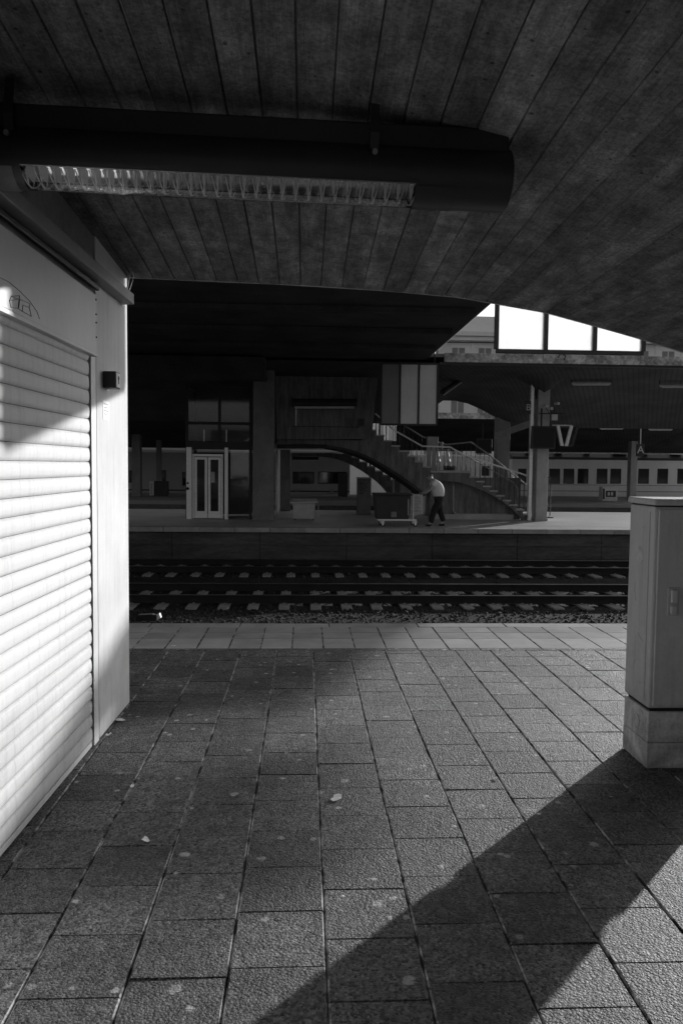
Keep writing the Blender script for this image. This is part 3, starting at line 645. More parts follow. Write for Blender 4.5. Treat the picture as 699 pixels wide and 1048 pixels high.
# upper flight: steps from (378,440) down to the landing (447,484)
up0, up1 = (377, 441), (441, 484); NU = 8
low = curve([(284, 455), (320, 454.5), (345, 457), (365, 462), (385, 471), (405, 483), (425, 497), (436, 506)])
top = [(284, 450.5)]+[(372, 451)]
ring = [(436, 506), (441, 492.5), (441, 484)]
steps = []
for i in range(NU):
    x_a = up1[0]-(i)*(up1[0]-up0[0])/NU; y_a = up1[1]-(i+1)*(up1[1]-up0[1])/NU
    steps += [(x_a, y_a), (x_a-(up1[0]-up0[0])/NU, y_a)]
outline = ring[::1]+steps+[(372, 441), (370, 450.5), (284, 449)]+low[:-1]
pr = [(x_, z_) for x_, z_ in prof_pts(outline, SY)]
MB().prism(pr, 'y', 0, .22).build('upper_stringer', 'stair', st)
MB().prism(pr, 'y', SD-.22, SD).build('upper_stringer', 'stair', st)
for i in range(NU):
    x_a = up1[0]-i*8; y_a = up1[1]-(i+1)*5.375; a = onY(x_a, y_a, SY); b = onY(x_a-8, y_a, SY)
    box(b.x-.02, a.x+.02, -.03, SD, a.z+.003, a.z+.05).build('step', 'concrete_pale', st)
    box(a.x-.03, a.x-.003, .221, SD-.221, a.z-.18, a.z).build('riser', 'stair', st)
# dark moulding along the underside of the stringer
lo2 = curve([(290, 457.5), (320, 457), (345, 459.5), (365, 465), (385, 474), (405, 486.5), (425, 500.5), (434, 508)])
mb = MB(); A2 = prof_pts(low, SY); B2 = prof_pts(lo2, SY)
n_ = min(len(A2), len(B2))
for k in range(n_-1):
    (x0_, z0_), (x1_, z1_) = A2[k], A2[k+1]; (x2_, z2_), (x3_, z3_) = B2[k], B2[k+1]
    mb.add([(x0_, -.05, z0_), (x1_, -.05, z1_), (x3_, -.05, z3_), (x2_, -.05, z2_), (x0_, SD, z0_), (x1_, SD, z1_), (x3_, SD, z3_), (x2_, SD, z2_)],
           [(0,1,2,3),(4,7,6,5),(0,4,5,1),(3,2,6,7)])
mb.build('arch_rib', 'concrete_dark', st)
# landing + lower flight
la = onY(440, 484, SY); lb = onY(481, 484, SY); NL = 9; zL = lb.z
lowc = curve([(441, 494), (455, 492.5), (468, 493.5), (481, 497), (497, 503.5), (511, 511.5), (524, 521), (534, 531)])
sx = [onY(481+i*6.9, 484, SY).x for i in range(NL+1)]
pts = [(la.x, la.z)]
for i in range(NL+1):
    zc = zL*(1-i/(NL+1)); pts.append((sx[i], zc)); pts.append((sx[i], zL*(1-(i+1)/(NL+1))))
pts = pts[:-1]+[(sx[-1], .0)]
lower = prof_pts(lowc, SY)
pr = pts+[(lower[-1][0]+.02, 0)]+lower[::-1]
MB().prism(pr, 'y', 0, .2).build('lower_stringer', 'stair', st); MB().prism(pr, 'y', SD-.2, SD).build('lower_stringer', 'stair', st)
box(la.x, lb.x+.03, -.04, SD, zL+.002, zL+.07).build('landing', 'concrete_pale', st)
for i in range(1, NL+1):
    zc = zL*(1-i/(NL+1)); box(sx[i-1]-.02, sx[i]+.04, -.04, SD, zc+.002, zc+.05).build('step', 'concrete_pale', st)
    box(sx[i-1]+.0, sx[i-1]+.03, .201, SD-.201, zc-.1, zc+.14).build('riser', 'stair', st)
a = onY(441, 532, SY); b = onY(536, 532, SY)
pn = MB().box(a.x, b.x-.05, .30, .40, 0, .9*zL).build('infill_wall', 'stair', st)
pr2 = prof_pts([(466, 495), (466.0, 524), (470, 527.5), (520, 527.5)], SY)
mb = MB().tube([(x_, .28, z_) for x_, z_ in prof_pts([(465.5, 497), (465.5, 523), (468, 526.5), (473, 527), (521, 527)], SY)], .028, 6); mb.build('drain_pipe', 'concrete_pale', st)
box(a.x, b.x-.3, .18, .30, 0, .17).build('base_kerb', 'concrete_pale', st)
# bulkhead wall of the upper flight
pb_ = prof_pts([(281.5, 355), (389, 355), (380, 445), (372, 449.5), (283.5, 449.5)], SY)
bh = thing('stair_bulkhead', (0, SY-.25, 0), 'plain dark concrete bulkhead above the arched stair', 'wall')
MB().prism(pb_, 'y', 0, .245).build('wall', 'stair', bh)
zz5 = onY(330, 437, SY).z; box(onY(299, 437, SY).x, onY(368, 437, SY).x, -.03, 0-.001, zz5-.012, zz5+.012).build('conduit', 'dark', bh)
xx5 = onY(303, 437, SY).x; box(xx5-.02, xx5+.02, -.03, -.001, zz5+.013, onY(303, 416, SY).z).build('conduit', 'metal', bh)
box(onY(367, 430, SY).x, onY(372, 430, SY).x, -.1, -.001, onY(370, 437, SY).z+.02, onY(370, 429, SY).z).build('junction_box', 'dark', bh)
# railings
def railing(parent, top_px, base_fn, Y, label_mat='metal', r=.022, mid=True, step=.17):
    pts = [onY(a_, b_2, Y) for a_, b_2 in top_px]
    rl = MB().tube([(p_.x, Y-SY, p_.z) for p_ in pts], r*1.25, 8).build('railing', label_mat, parent)
    # balusters
    x = pts[0].x+.05
    while x < pts[-1].x:
        z_ = np.interp(x, [p_.x for p_ in pts], [p_.z for p_ in pts]); zb = base_fn(x)
        if z_-zb > .15: MB().tube([(x, Y-SY, zb), (x, Y-SY, z_-.02)], .011, 5).build('baluster', 'dark', rl)
        x += step
    return rl
_ux = [onY(377, 441, SY).x, la.x, lb.x, sx[-1]]; _uz = [onY(377, 441, SY).z, la.z, zL, .1]
basef = lambda x: float(np.interp(x, _ux, _uz))+.05
railing(st, [(384, 423), (403, 440), (432, 456.5), (460.5, 457.5), (476, 466), (542, 487.5)], basef, SY+.06, 'bright_metal')
railing(st, [(403, 428), (432, 447), (456, 455), (482, 452.5), (500, 465), (541, 498)], basef, SY+SD-.1, 'metal')
MB().tube([(p_.x, .12, p_.z) for p_ in [onY(a_, b_2, SY+.1) for a_, b_2 in ((476, 466), (484, 470), (526, 494), (530, 500), (530, 509))]], .02, 6).build('inner_handrail', 'metal', st)
# second stair behind (arched stringer with steps)
SY2 = 30.0
s2 = thing('staircase', (0, SY2, 0), 'smaller-looking arched stair further back, seen beneath the first stringer', 'staircase')
low2 = curve([(298, 467.5), (325, 467), (345, 470), (362, 477), (378, 487), (390, 497), (399, 508)])
st2 = []
x_, y_ = 408, 492
while x_ > 352:
    st2 += [(x_, y_), (x_-8, y_)]; x_ -= 8; y_ -= 4.6
out2 = [(399, 508), (408, 508)]+st2+[(346, y_+4.6), (340, 463.5), (298, 463.5)]+low2[:-1]
MB().prism(prof_pts(out2, SY2), 'y', 0, .25).build('stringer', 'stair', s2)
x_, y_ = 408, 492
while x_ > 352:
    a = onY(x_, y_, SY2); b = onY(x_-8, y_, SY2); box(b.x-.02, a.x+.03, -.04, 2.4, a.z+.002, a.z+.05).build('step', 'concrete_pale', s2); x_ -= 8; y_ -= 4.6
a = onY(395, 492, SY2); b = onY(441, 500, SY2); box(a.x, b.x, -.03, 2.2, a.z-.22, a.z).build('landing', 'concrete', s2)
# ------------------------------------------------------------------ lamps, boxes, devices around the stairs
def linear_lamp(px0, px1, py, Y, th, label, mat='dark', grp='linear ceiling lamps of the far platform', py1=None, dY=0.):
    a = onY(px0, py, Y); b = onY(px1, py if py1 is None else py1, Y+dY); t = thing('linear_lamp', a, label, 'lamp', grp); d_ = b-a
    MB().tube([(0, 0, 0), d_], th, 10).build('housing', mat, t)
    MB().tube([Vector((0, 0, -th*1.1))+d_*.04, Vector((0, 0, -th*1.1))+d_*.96], th*.4, 8).build('diffuser', 'bin_pale', t)
    MB().tube([(0, 0, th*.8), (0, 0, th*.8+.12)], .015, 6).tube([d_+Vector((0, 0, th*.8)), d_+Vector((0, 0, th*.8+.12))], .015, 6).build('bracket', 'dark', t)
    return t
linear_lamp(299, 365, 412, SY-.45, .13, 'dark linear lamp mounted across the stair bulkhead')
linear_lamp(283, 334, 457, SY-.2, .07, 'long dark lamp tucked under the arch of the front stair')
linear_lamp(299, 326, 469, SY2-.3, .06, 'short dark lamp under the rear stair arch')
linear_lamp(453, 478, 401, 25.0, .09, 'slanted lamp under the far canopy beside the hanging screen', py1=384, dY=3.0)
linear_lamp(585, 625, 392, 25.6, .05, 'thin lamp strip under the far canopy right of the tall pillar', 'concrete_pale')
linear_lamp(675, 740, 394.5, 25.6, .05, 'thin lamp strip under the far canopy at the right edge', 'concrete_pale')
linear_lamp(614, 638, 438, 31.3, .04, 'short lamp strip under the rear canopy left of the hanging sign', 'concrete_pale')
linear_lamp(664, 688, 439, 31.3, .04, 'short lamp strip under the rear canopy right of the hanging sign', 'concrete_pale')
# utility box with scribbles behind the trolley
def bx_thing(name, px0, px1, pyt, pyb, dep, mat, label, cat, Y=None):
    g = onZ((px0+px1)/2, pyb); Y = Y or g.y; a = onY(px0, pyb, Y); b = onY(px1, pyt, Y)
    t = thing(name, (a.x, Y, 0), label, cat); w, h_ = b.x-a.x, b.z
    box(0, w, 0, dep, .0, h_-.05).build('body', mat, t, bevel=.015); return t, w, h_
t, w, h_ = bx_thing('junction_cabinet', 365.5, 380, 488.5, 526.5, .4, 'concrete', 'upright grey cabinet covered in scribbles under the stair', 'utility cabinet')
box(-.02, w+.02, -.03, .42, h_-.048, h_).build('lid', 'bin_pale', t, bevel=.01)
box(.02, w-.02, -.012, -.001, .05, h_-.08).build('door', 'concrete', t, bevel=.004)
mb = MB(); random.seed(3)
for i in range(9):
    z_ = h_-.2-i*.05; mb.tube([(.06+.04*k+random.uniform(-.01, .01), -.016, z_+random.uniform(-.03, .03)) for k in range(random.randint(4, 9))], .006, 4)
mb.build('scribble', 'ink', t)
t, w, h_ = bx_thing('ticket_cabinet', 403, 421, 489, 527, .5, 'bin_pale', 'pale grey cabinet standing behind the dark trolley bin', 'utility cabinet', 28.5)
box(.02, w*.35, -.012, -.001, .05, h_-.08).build('door', 'concrete', t, bevel=.004)
box(w*.37, w-.02, -.012, -.001, .05, h_-.08).build('door', 'bin_pale', t, bevel=.004)
# wheeled bin
q = onZ(311, 532); t = thing('wheeled_bin', (q.x-.0, q.y-.3, 0), 'pale open-topped waste container with a rimmed lid beside the broad pillar', 'waste bin'); 
def frustum(x0, x1, y0, y1, z0, z1, e): return MB().add([(x0+e,y0+e,z0),(x1-e,y0+e,z0),(x1-e,y1-e,z0),(x0+e,y1-e,z0),(x0,y0,z1),(x1,y0,z1),(x1,y1,z1),(x0,y1,z1)], [(0,3,2,1),(4,5,6,7),(0,1,5,4),(1,2,6,5),(2,3,7,6),(3,0,4,7)])
frustum(-.37, .37, 0, .55, .05, .56, .03).build('tub', 'bin_pale', t, bevel=.03)
MB().add([(-.46,-.06,.55),(.46,-.06,.57),(.46,.6,.62),(-.46,.6,.60),(-.45,-.05,.60),(.45,-.05,.63),(.40,.55,.70),(-.40,.55,.69)], [(0,3,2,1),(4,5,6,7),(0,1,5,4),(1,2,6,5),(2,3,7,6),(3,0,4,7)]).build('lid', 'bin_pale', t, bevel=.02)
for xx in (-.3, .3): MB().tube([(xx-.02, .1, .04), (xx+.02, .1, .04)], .04, 10).build('wheel', 'dark', t)
MB().tube([(.47, -.0, .50), (.47, .0, .1), (.40, .0, .1)], .012, 6).build('foot_lever', 'metal', t)

# ------------------------------------------------------------------ trolley and the man pushing it
TY = 23.0
def tx(px): return onY(px, 520, TY).x
def tz(py, px=420): return onY(px, py, TY).z
t = thing('luggage_trolley', (tx(402), TY, 0), 'low steel trolley carrying a large dark tub, with a wire end frame', 'trolley'); O = tx(402)
zd = .18
mb = MB().box(tx(386)-O, tx(425)-O, -.32, -.27, zd, zd+.05).box(tx(386)-O, tx(425)-O, .27, .32, zd, zd+.05)
for xx in (tx(387)-O, tx(405)-O, tx(423)-O): mb.box(xx-.025, xx+.025, -.269, .269, zd+.002, zd+.045)
mb.build('chassis', 'bright_metal', t, bevel=.006)
for pxx in (391, 424):
    for yy6 in (-.27, .27):
        xx = tx(pxx)-O; wl = MB().tube([(xx, yy6-.018, .065), (xx, yy6+.018, .065)], .065, 16).build('wheel', 'dark', t); MB().tube([(xx, yy6-.02, .065), (xx, yy6+.02, .065)], .028, 12).build('hub', 'bright_metal', wl)
        MB().prism([(xx-.03, .07), (xx+.03, .07), (xx+.045, .175), (xx-.045, .175)], 'y', yy6-.03, yy6-.024).prism([(xx-.03, .07), (xx+.03, .07), (xx+.045, .175), (xx-.045, .175)], 'y', yy6+.024, yy6+.03).build('fork', 'bright_metal', t)
mb = MB()
for yy6 in (-.28, .28): mb.tube([(tx(421.5)-O, yy6, zd+.05), (tx(421.5)-O, yy6, .93), (tx(431)-O, yy6, .95)], .018, 8)
for i in range(7): z_ = .3+i*.1; mb.tube([(tx(421.5)-O, -.28, z_), (tx(421.5)-O, .28, z_)], .008, 6)
for yy6 in (-.28, 0, .28):
    mb.tube([(tx(430)-O, yy6, .93), (tx(430.5)-O, yy6, .40), (tx(422)-O, yy6, .33)], .010, 6)
for i in range(6): z_ = .42+i*.1; mb.tube([(tx(421.5)-O, -.281, z_), (tx(430)-O, -.281, z_)], .008, 6); mb.tube([(tx(430)-O, -.28, z_), (tx(430)-O, .28, z_)], .007, 6)
mb.build('wire_frame', 'bright_metal', t)
HX = tx(431.5)-O
MB().tube([(HX, -.3, .96), (HX, .3, .96)], .018, 10).build('push_bar', 'dark', t)
tb = thing('tub', (tx(401), TY, zd+.052), 'large dark plastic tub with a folded rim riding on the trolley', 'tub')
a_, b_2 = tx(382.5)-tx(401), tx(419)-tx(401)
frustum(a_, b_2, -.38, .38, .0, .70, .05).build('shell', 'bin_dark', tb, bevel=.03)
MB().box(a_-.03, b_2+.03, -.41, .41, .70, .76).build('rim', 'bin_dark', tb, bevel=.02)
box(-.06, .10, -.372, -.350, .06, .22).build('label_plate', 'concrete', tb)
box(b_2-.10, b_2-.07, -.385, -.35, .12, .6).build('strap', 'metal', tb)

def skin(name, verts, edges, radii, mat, parent, sub=2, root=0):
    me = bpy.data.meshes.new(name); me.from_pydata(verts, edges, []); me.materials.append(MT[mat]); ob = bpy.data.objects.new(name, me); COL.objects.link(ob); ob.parent = parent
    sk = ob.modifiers.new('skin', 'SKIN'); sk.use_smooth_shade = True; sv = me.skin_vertices[0].data if me.skin_vertices else None
    if sv is None:
        b = bmesh.new(); b.from_mesh(me); b.verts.layers.skin.verify(); b.to_mesh(me); b.free(); sv = me.skin_vertices[0].data
    for i, r in enumerate(radii): sv[i].radius = (r, r) if isinstance(r, (int, float)) else r; sv[i].use_root = (i == root)
    ss = ob.modifiers.new('sub', 'SUBSURF'); ss.levels = sub; ss.render_levels = sub; return ob
PY = 22.98; q = onZ(447, 538.5)
man = thing('person', (tx(447), PY, 0), 'man in a white short-sleeved shirt and dark trousers leaning forward to push a trolley', 'person'); MX = tx(447)
def mx(px): return tx(px)-MX
hipx, hipz = mx(448.6), .90; shx, shz = mx(443.6), 1.33; nkx, nkz = mx(441.6), 1.40; hdx, hdz = mx(438.9), 1.475
hand = (HX+O-MX, .97)
V = [(hipx, 0, hipz), (mx(448.2), 0, 1.06), (mx(446.4), 0, 1.21), (shx, 0, shz), (nkx, 0, nkz), (hdx+.015, 0, hdz-.03), (hdx-.005, 0, hdz+.05)]
E_ = [(0, 1), (1, 2), (2, 3), (3, 4), (4, 5), (5, 6)]; Rr = [(.14, .15), (.15, .17), (.15, .17), (.11, .14), .055, (.078, .088), (.075, .085)]
LF = [((mx(443.6), .50), (mx(440), .09), (mx(436.4), .035)), ((mx(450.5), .48), (mx(454.5), .13), (mx(450.8), .03))]
for sy, (kn, ak, to) in zip((-1, 1), LF):
    b0 = len(V); V += [(hipx-.0, sy*.09, hipz-.08), (kn[0], sy*.10, kn[1]), (ak[0], sy*.10, ak[1]), (to[0], sy*.11, to[1])]; E_ += [(0, b0), (b0, b0+1), (b0+1, b0+2), (b0+2, b0+3)]; Rr += [.085, .06, .042, .03]
for sy in (-1, 1):
    b0 = len(V); el = (mx(439.3), 1.12)
    V += [(shx-.01, sy*.19, shz-.02), (el[0], sy*.25, el[1]), (hand[0]+.075, sy*.22, hand[1]+.035), (hand[0]+.02, sy*.215, hand[1]+.03)]
    E_ += [(3, b0), (b0, b0+1), (b0+1, b0+2), (b0+2, b0+3)]; Rr += [.06, .043, .030, .034]
skin('body', V, E_, Rr, 'skin', man)
for sy in (-1, 1):   # fingers curled round the push bar
    for k in range(4):
        yb = sy*.215+(-.036+k*.024); l_ = [1, 1.1, 1.05, .85][k]
        skin('finger', [(hand[0]+.02, yb, hand[1]+.035), (hand[0]-.02*l_, yb, hand[1]+.03), (hand[0]-.034*l_, yb, hand[1]-.005), (hand[0]-.015, yb, hand[1]-.034)], [(0, 1), (1, 2), (2, 3)], [.010, .0095, .009, .0075], 'skin', man, 1)
    yb = sy*.215-sy*.05; skin('thumb', [(hand[0]+.035, yb+sy*.02, hand[1]+.02), (hand[0]+.012, yb, hand[1]-.012), (hand[0]-.012, yb, hand[1]-.03)], [(0, 1), (1, 2)], [.012, .011, .009], 'skin', man, 1)
# shirt
Vs = [(hipx+.0, 0, hipz-.02), (hipx, 0, hipz+.06), (mx(448.0), 0, 1.08), (mx(446.3), 0, 1.22), (shx, 0, shz+.0), (nkx+.01, 0, nkz-.02)]; Es = [(i, i+1) for i in range(5)]
Rs = [(.18, .19), (.195, .20), (.215, .21), (.20, .205), (.14, .165), (.068, .07)]
for sy in (-1, 1):
    b0 = len(Vs); Vs += [(shx-.01, sy*.195, shz-.02), (mx(441.2), sy*.235, 1.19)]; Es += [(4, b0), (b0, b0+1)]; Rs += [.082, .07]
skin('shirt', Vs, Es, Rs, 'shirt', man)
Vt = [(hipx, 0, hipz+.06), (hipx, 0, hipz-.03)]; Et = [(0, 1)]; Rt2 = [(.165, .175), (.165, .18)]
for sy, (kn, ak, to) in zip((-1, 1), LF):
    b0 = len(Vt); Vt += [(hipx, sy*.09, hipz-.14), (kn[0], sy*.10, kn[1]), (ak[0]+.01, sy*.10, ak[1]+.0)]; Et += [(1, b0), (b0, b0+1), (b0+1, b0+2)]; Rt2 += [.125, .098, .08]
skin('trousers', Vt, Et, Rt2, 'trousers', man)
for sy, (kn, ak, to) in zip((-1, 1), LF): skin('shoe', [(ak[0]+.05, sy*.105, .045), (ak[0]-.02, sy*.105, .05), (to[0]-.04, sy*.11, .035)], [(0, 1), (1, 2)], [(.045, .04), (.05, .045), (.045, .03)], 'shoe', man, 1)
skin('hair', [(hdx+.045, 0, hdz+.0), (hdx+.04, 0, hdz+.05), (hdx+.01, 0, hdz+.075)], [(0, 1), (1, 2)], [(.05, .07), (.055, .072), (.05, .05)], 'hair', man)
skin('nose', [(hdx-.06, 0, hdz-.005), (hdx-.09, 0, hdz-.02)], [(0, 1)], [.02, .012], 'skin', man, 1)
for sy in (-1, 1):
    skin('ear', [(hdx+.01, sy*.078, hdz+.0), (hdx+.015, sy*.088, hdz+.03)], [(0, 1)], [.016, .02], 'skin', man, 1)
    MB().tube([(hdx-.07, sy*.03, hdz+.025), (hdx-.082, sy*.03, hdz+.024)], .009, 8).build('eye', 'ink', man)
MB().box(hdx-.086, hdx-.07, -.02, .02, hdz-.045, hdz-.04).build('mouth', 'ink_soft', man)

# ------------------------------------------------------------------ departure screens on the tall pillar
def screens(px0, px1, pyt, pyb, Y, label, tilt=12, bright=True):
    a = onY(px0, pyb, Y); b = onY(px1, pyt, Y); w, h_ = b.x-a.x, b.z-a.z
    t = thing('departure_screen', ((a.x+b.x)/2, Y, a.z), label, 'screen', 'hanging departure screens', rz=math.radians(tilt))
    MB().prism([(-w/2-.03, 0.0), (w/2, 0.0), (w/2, h_), (-w/2-.0, h_)], 'y', 0, .09).build('casing', 'dark', t, bevel=.015)
    box(-w/2+.05, w/2-.05, -.008, -.001, .05, h_-.05).build('display', 'black', t)
    MB().tube([(0, .3, h_), (0, .3, h_+.6)], .03, 8).build('hanger', 'dark', t)
    if bright:
        for (xo, le, tp) in ((w/2+.20, -1, 'l'), (w/2+.34, 1, 'r')):
            c_ = MB().prism([(xo-.05-.08*(le < 0)*0, .1), (xo+.05, .1), (xo+.05+le*.16, h_+.02), (xo-.05+le*.16, h_+.02)], 'y', -.10, .0); c_.build('side_casing', 'white_trim', t, bevel=.01)
        MB().prism([(w/2+.56, .1), (w/2+.64, .1), (w/2+.80, h_), (w/2+.72, h_)], 'y', .10, .8).build('rear_screen', 'dark', t)
        MB().box(w/2-.05, w/2+.6, .2, .26, h_+.02, h_+.06).build('cross_arm', 'metal', t)
    return t
screens(544, 569, 436, 459, 25.2, 'large dark departure screen with white-edged side casings on the tall pillar', 0)
screens(488, 504, 449, 464, 29.5, 'small dark departure screen hanging behind the stair railing', 4, False)
a = onY(567, 427, 25.4)
cmv = thing('camera_cluster', a, 'cluster of small security cameras and a square pale box above the screens', 'security camera')
box(-.09, .11, -.05, .05, -.10, .10).build('square_box', 'bin_pale', cmv, bevel=.01)
MB().tube([(0, 0, .10), (0, 0, .34)], .02, 8).tube([(-.5, 0, .12), (.3, 0, .12)], .02, 8).build('mast', 'dark', cmv)
for (xx, zz7, d_) in ((-.28, .36, -.12), (-.12, .28, .1), (.1, .45, -.08)):
    MB().tube([(xx-.0, -.12, zz7), (xx+d_*.6, .06, zz7+.02)], .05, 10).build('camera_body', 'bin_pale', cmv); MB().tube([(xx, 0, zz7-.04), (xx*.6, 0, .12)], .012, 6).build('camera_arm', 'dark', cmv)
a = onY(540.5, 417, 25.6); sg = thing('letter_sign', a, 'small dark platform-section sign with a pale letter B beside the tall pillar', 'sign')
box(-.09, .09, -.02, .02, -.22, .22).build('plate', 'dark', sg, bevel=.008)
def text(parent, s, loc, size, mat, rz=0):
    cu = bpy.data.curves.new('letter', 'FONT'); cu.body = s; cu.size = size; cu.align_x = 'CENTER'; cu.align_y = 'CENTER'; cu.extrude = .004; cu.materials.append(MT[mat])
    to = bpy.data.objects.new('tmp', cu); COL.objects.link(to); dg = bpy.context.evaluated_depsgraph_get(); me = bpy.data.meshes.new_from_object(to.evaluated_get(dg)); bpy.data.objects.remove(to)
    ob = bpy.data.objects.new('lettering', me); COL.objects.link(ob); ob.parent = parent; ob.location = loc; ob.rotation_euler = (math.radians(90), 0, rz); return ob
text(sg, 'B', (0, -.03, 0), .3, 'bin_pale')
a = onY(655, 467, 36.); b = onY(655, 437, 36.)
hg = thing('hanging_sign', a, 'small dark hanging sign with a pale letter A on a thin rod', 'sign')
MB().tube([(0, 0, .55), (0, 0, b.z-a.z)], .03, 8).build('rod', 'bin_pale', hg)
box(-.19, .19, -.04, .04, .0, .58).build('plate', 'dark', hg, bevel=.01); text(hg, 'A', (0, -.05, .3), .5, 'bin_pale')
# white flasks/lamps on the landing rail
a = onY(452, 461, SY+.06)
ld = thing('loudspeaker', a, 'pair of pale loudspeaker horns fixed to a post behind the landing rail', 'loudspeaker')
for xx in (-.14, .2): MB().tube([(xx, 0, .0), (xx+.03, -.05, -.38)], [.03, .075], 10).build('horn', 'bin_pale', ld)
MB().tube([(-.2, .05, .04), (.3, .05, .04)], .02, 6).tube([(.02, .05, .04), (.02, .05, .3)], .035, 8).build('bracket', 'metal', ld)
g = onZ(441.5, 528); pillar(436, 447, 527, 2.9, 'pale pillar behind the landing, partly hidden by the railing', 'concrete_pale', dep=.3)
# bright ribbed translucent side screen, seen edge-on beside the broad pillar
rb = thing('ribbed_screen', (-1.02, 26.4, 0), 'bright ribbed plastic screen seen almost edge-on beside the broad pillar', 'glass screen')
mb = MB(); n_ = 46
for i in range(n_+1):
    y_ = i*.09; x_ = .025*(i % 2); mb.v += [(x_, y_, .08), (x_, y_, 2.45)]
for i in range(n_): mb.f.append((2*i, 2*i+1, 2*i+3, 2*i+2))
pn_ = mb.build('sheet', 'frost', rb, fix=False); sm_ = pn_.modifiers.new('s', 'SOLIDIFY'); sm_.thickness = .006
box(-.02, .05, 0, 4.2, .0, .075).build('bottom_rail', 'metal', rb); box(-.02, .05, 0, 4.2, 2.455, 2.52).build('top_rail', 'metal', rb)
# bright glazed stair enclosure far left of the hanging grey screen
a = onY(377, 451, 33.); b = onY(406, 428, 33.)
ge = thing('glazed_screen', (a.x, 33., a.z), 'bright frosted glazing with thin bars seen between the bulkhead and the hanging grey screen', 'glass screen')
w = b.x-a.x; h_ = 2.4; box(0, w, 0, .02, 0, h_).build('pane', 'frost', ge)
mb = MB()
for i in range(9): xx = i*w/8; mb.box(xx-.012, xx+.012, -.03, -.002, 0, h_)
mb.build('bars', 'dark', ge)
box(w*.36, w*.42, -.06, -.031, 0, h_).build('post', 'dark', ge)
MB().box(0, w, -.05, .05, -.12, -.002).build('sill', 'dark', ge); MB().box(.05, .12, -.03, .03, -a.z, -.121).box(w-.12, w-.05, -.03, .03, -a.z, -.121).build('leg', 'dark', ge)

# ------------------------------------------------------------------ rear canopy
rc = thing('platform_canopy', (0, 37.6, 4.2), 'dark lower canopy over the rear platform with hanging sign', 'canopy')
def zz2(y): t = (y-37.6)/10.4; return 4.2-1.42*t**1.3
mb = MB(); ys = np.linspace(37.6, 48.0, 10); X0_, X1_ = -18, 20.6  # right end set so the sun reaches the far platform
for y in ys: mb.v += [(X0_, y-37.6, zz2(y)-4.2), (X1_, y-37.6, zz2(y)-4.2)]
for i in range(9): mb.f.append((2*i, 2*i+2, 2*i+3, 2*i+1))
mb.build('soffit', 'soffit', rc, fix=False, smooth=True)
MB().box(X0_, X1_, .02, 10.4, .05, .17).box(X1_, 24.5, 8.9, 10.4, .05, .17).build('roof_slab', 'concrete', rc); mb = MB(); [mb.v.extend([(X1_, y-37.6, zz2(y)-4.2), (24.5, y-37.6, zz2(y)-4.2)]) for y in ys[-3:]]; mb.f += [(2*i, 2*i+2, 2*i+3, 2*i+1) for i in range(2)]; mb.build('soffit', 'soffit', rc, fix=False); box(X0_, X1_, -.1, .018, -.06, .22).build('fascia', 'fascia', rc)
box(X0_, 24.5, 10.3, 10.4, -1.42, .05).build('rear_wall', 'concrete_dark', rc)
# small ticket machine on the rear platform
q = onZ(616, 513); tm = thing('ticket_machine', (q.x, q.y, 0), 'low pale ticket machine box with a dark display on the rear platform', 'ticket machine')
mw = onZ(631, 513).x-q.x; mh = onY(620, 498, q.y).z
box(0, mw, 0, .5, 0, mh).build('casing', 'bin_pale', tm, bevel=.03)
box(.03, .14, -.012, -.001, .12, mh-.1).build('side_slot', 'dark', tm)
f_ = box(.2, mw-.12, -.014, -.001, mh*.3, mh*.72).build('display', 'dark', tm)
box(.30, .42, -.018, -.0145, mh*.4, mh*.62).build('button', 'bin_pale', f_); box(.48, .60, -.018, -.0145, mh*.4, mh*.62).build('button', 'bin_pale', f_)
q = onZ(153, 507.5); lt = thing('lit_box', (q.x, q.y, 0), 'small box with its lit ribbed left side painted white at the far left of the rear platform', 'ticket machine')
box(.25, .98, 0, .6, 0, .83).build('casing', 'dark', lt, bevel=.02); box(0, .24, -.01, .5, .02, .83).build('lit_side_white', 'white_trim', lt, bevel=.02)  # white side paints in the light falling on that face
mb = MB(); [mb.box(.08, .16, -.02, -.011, .1+i*.09, .15+i*.09) for i in range(7)]; mb.build('louvre', 'ink_soft', lt)
q = onZ(346, 508); b2 = thing('booth', (q.x, q.y-.2, 0), 'narrow dark booth in front of the grey train under the stair', 'booth')
bw_ = onZ(355.5, 508).x-q.x; box(0, bw_, 0, .5, 0, 1.35).build('body', 'concrete_dark', b2, bevel=.02); box(.06, bw_-.06, -.01, -.001, .7, 1.25).build('door', 'dark', b2)

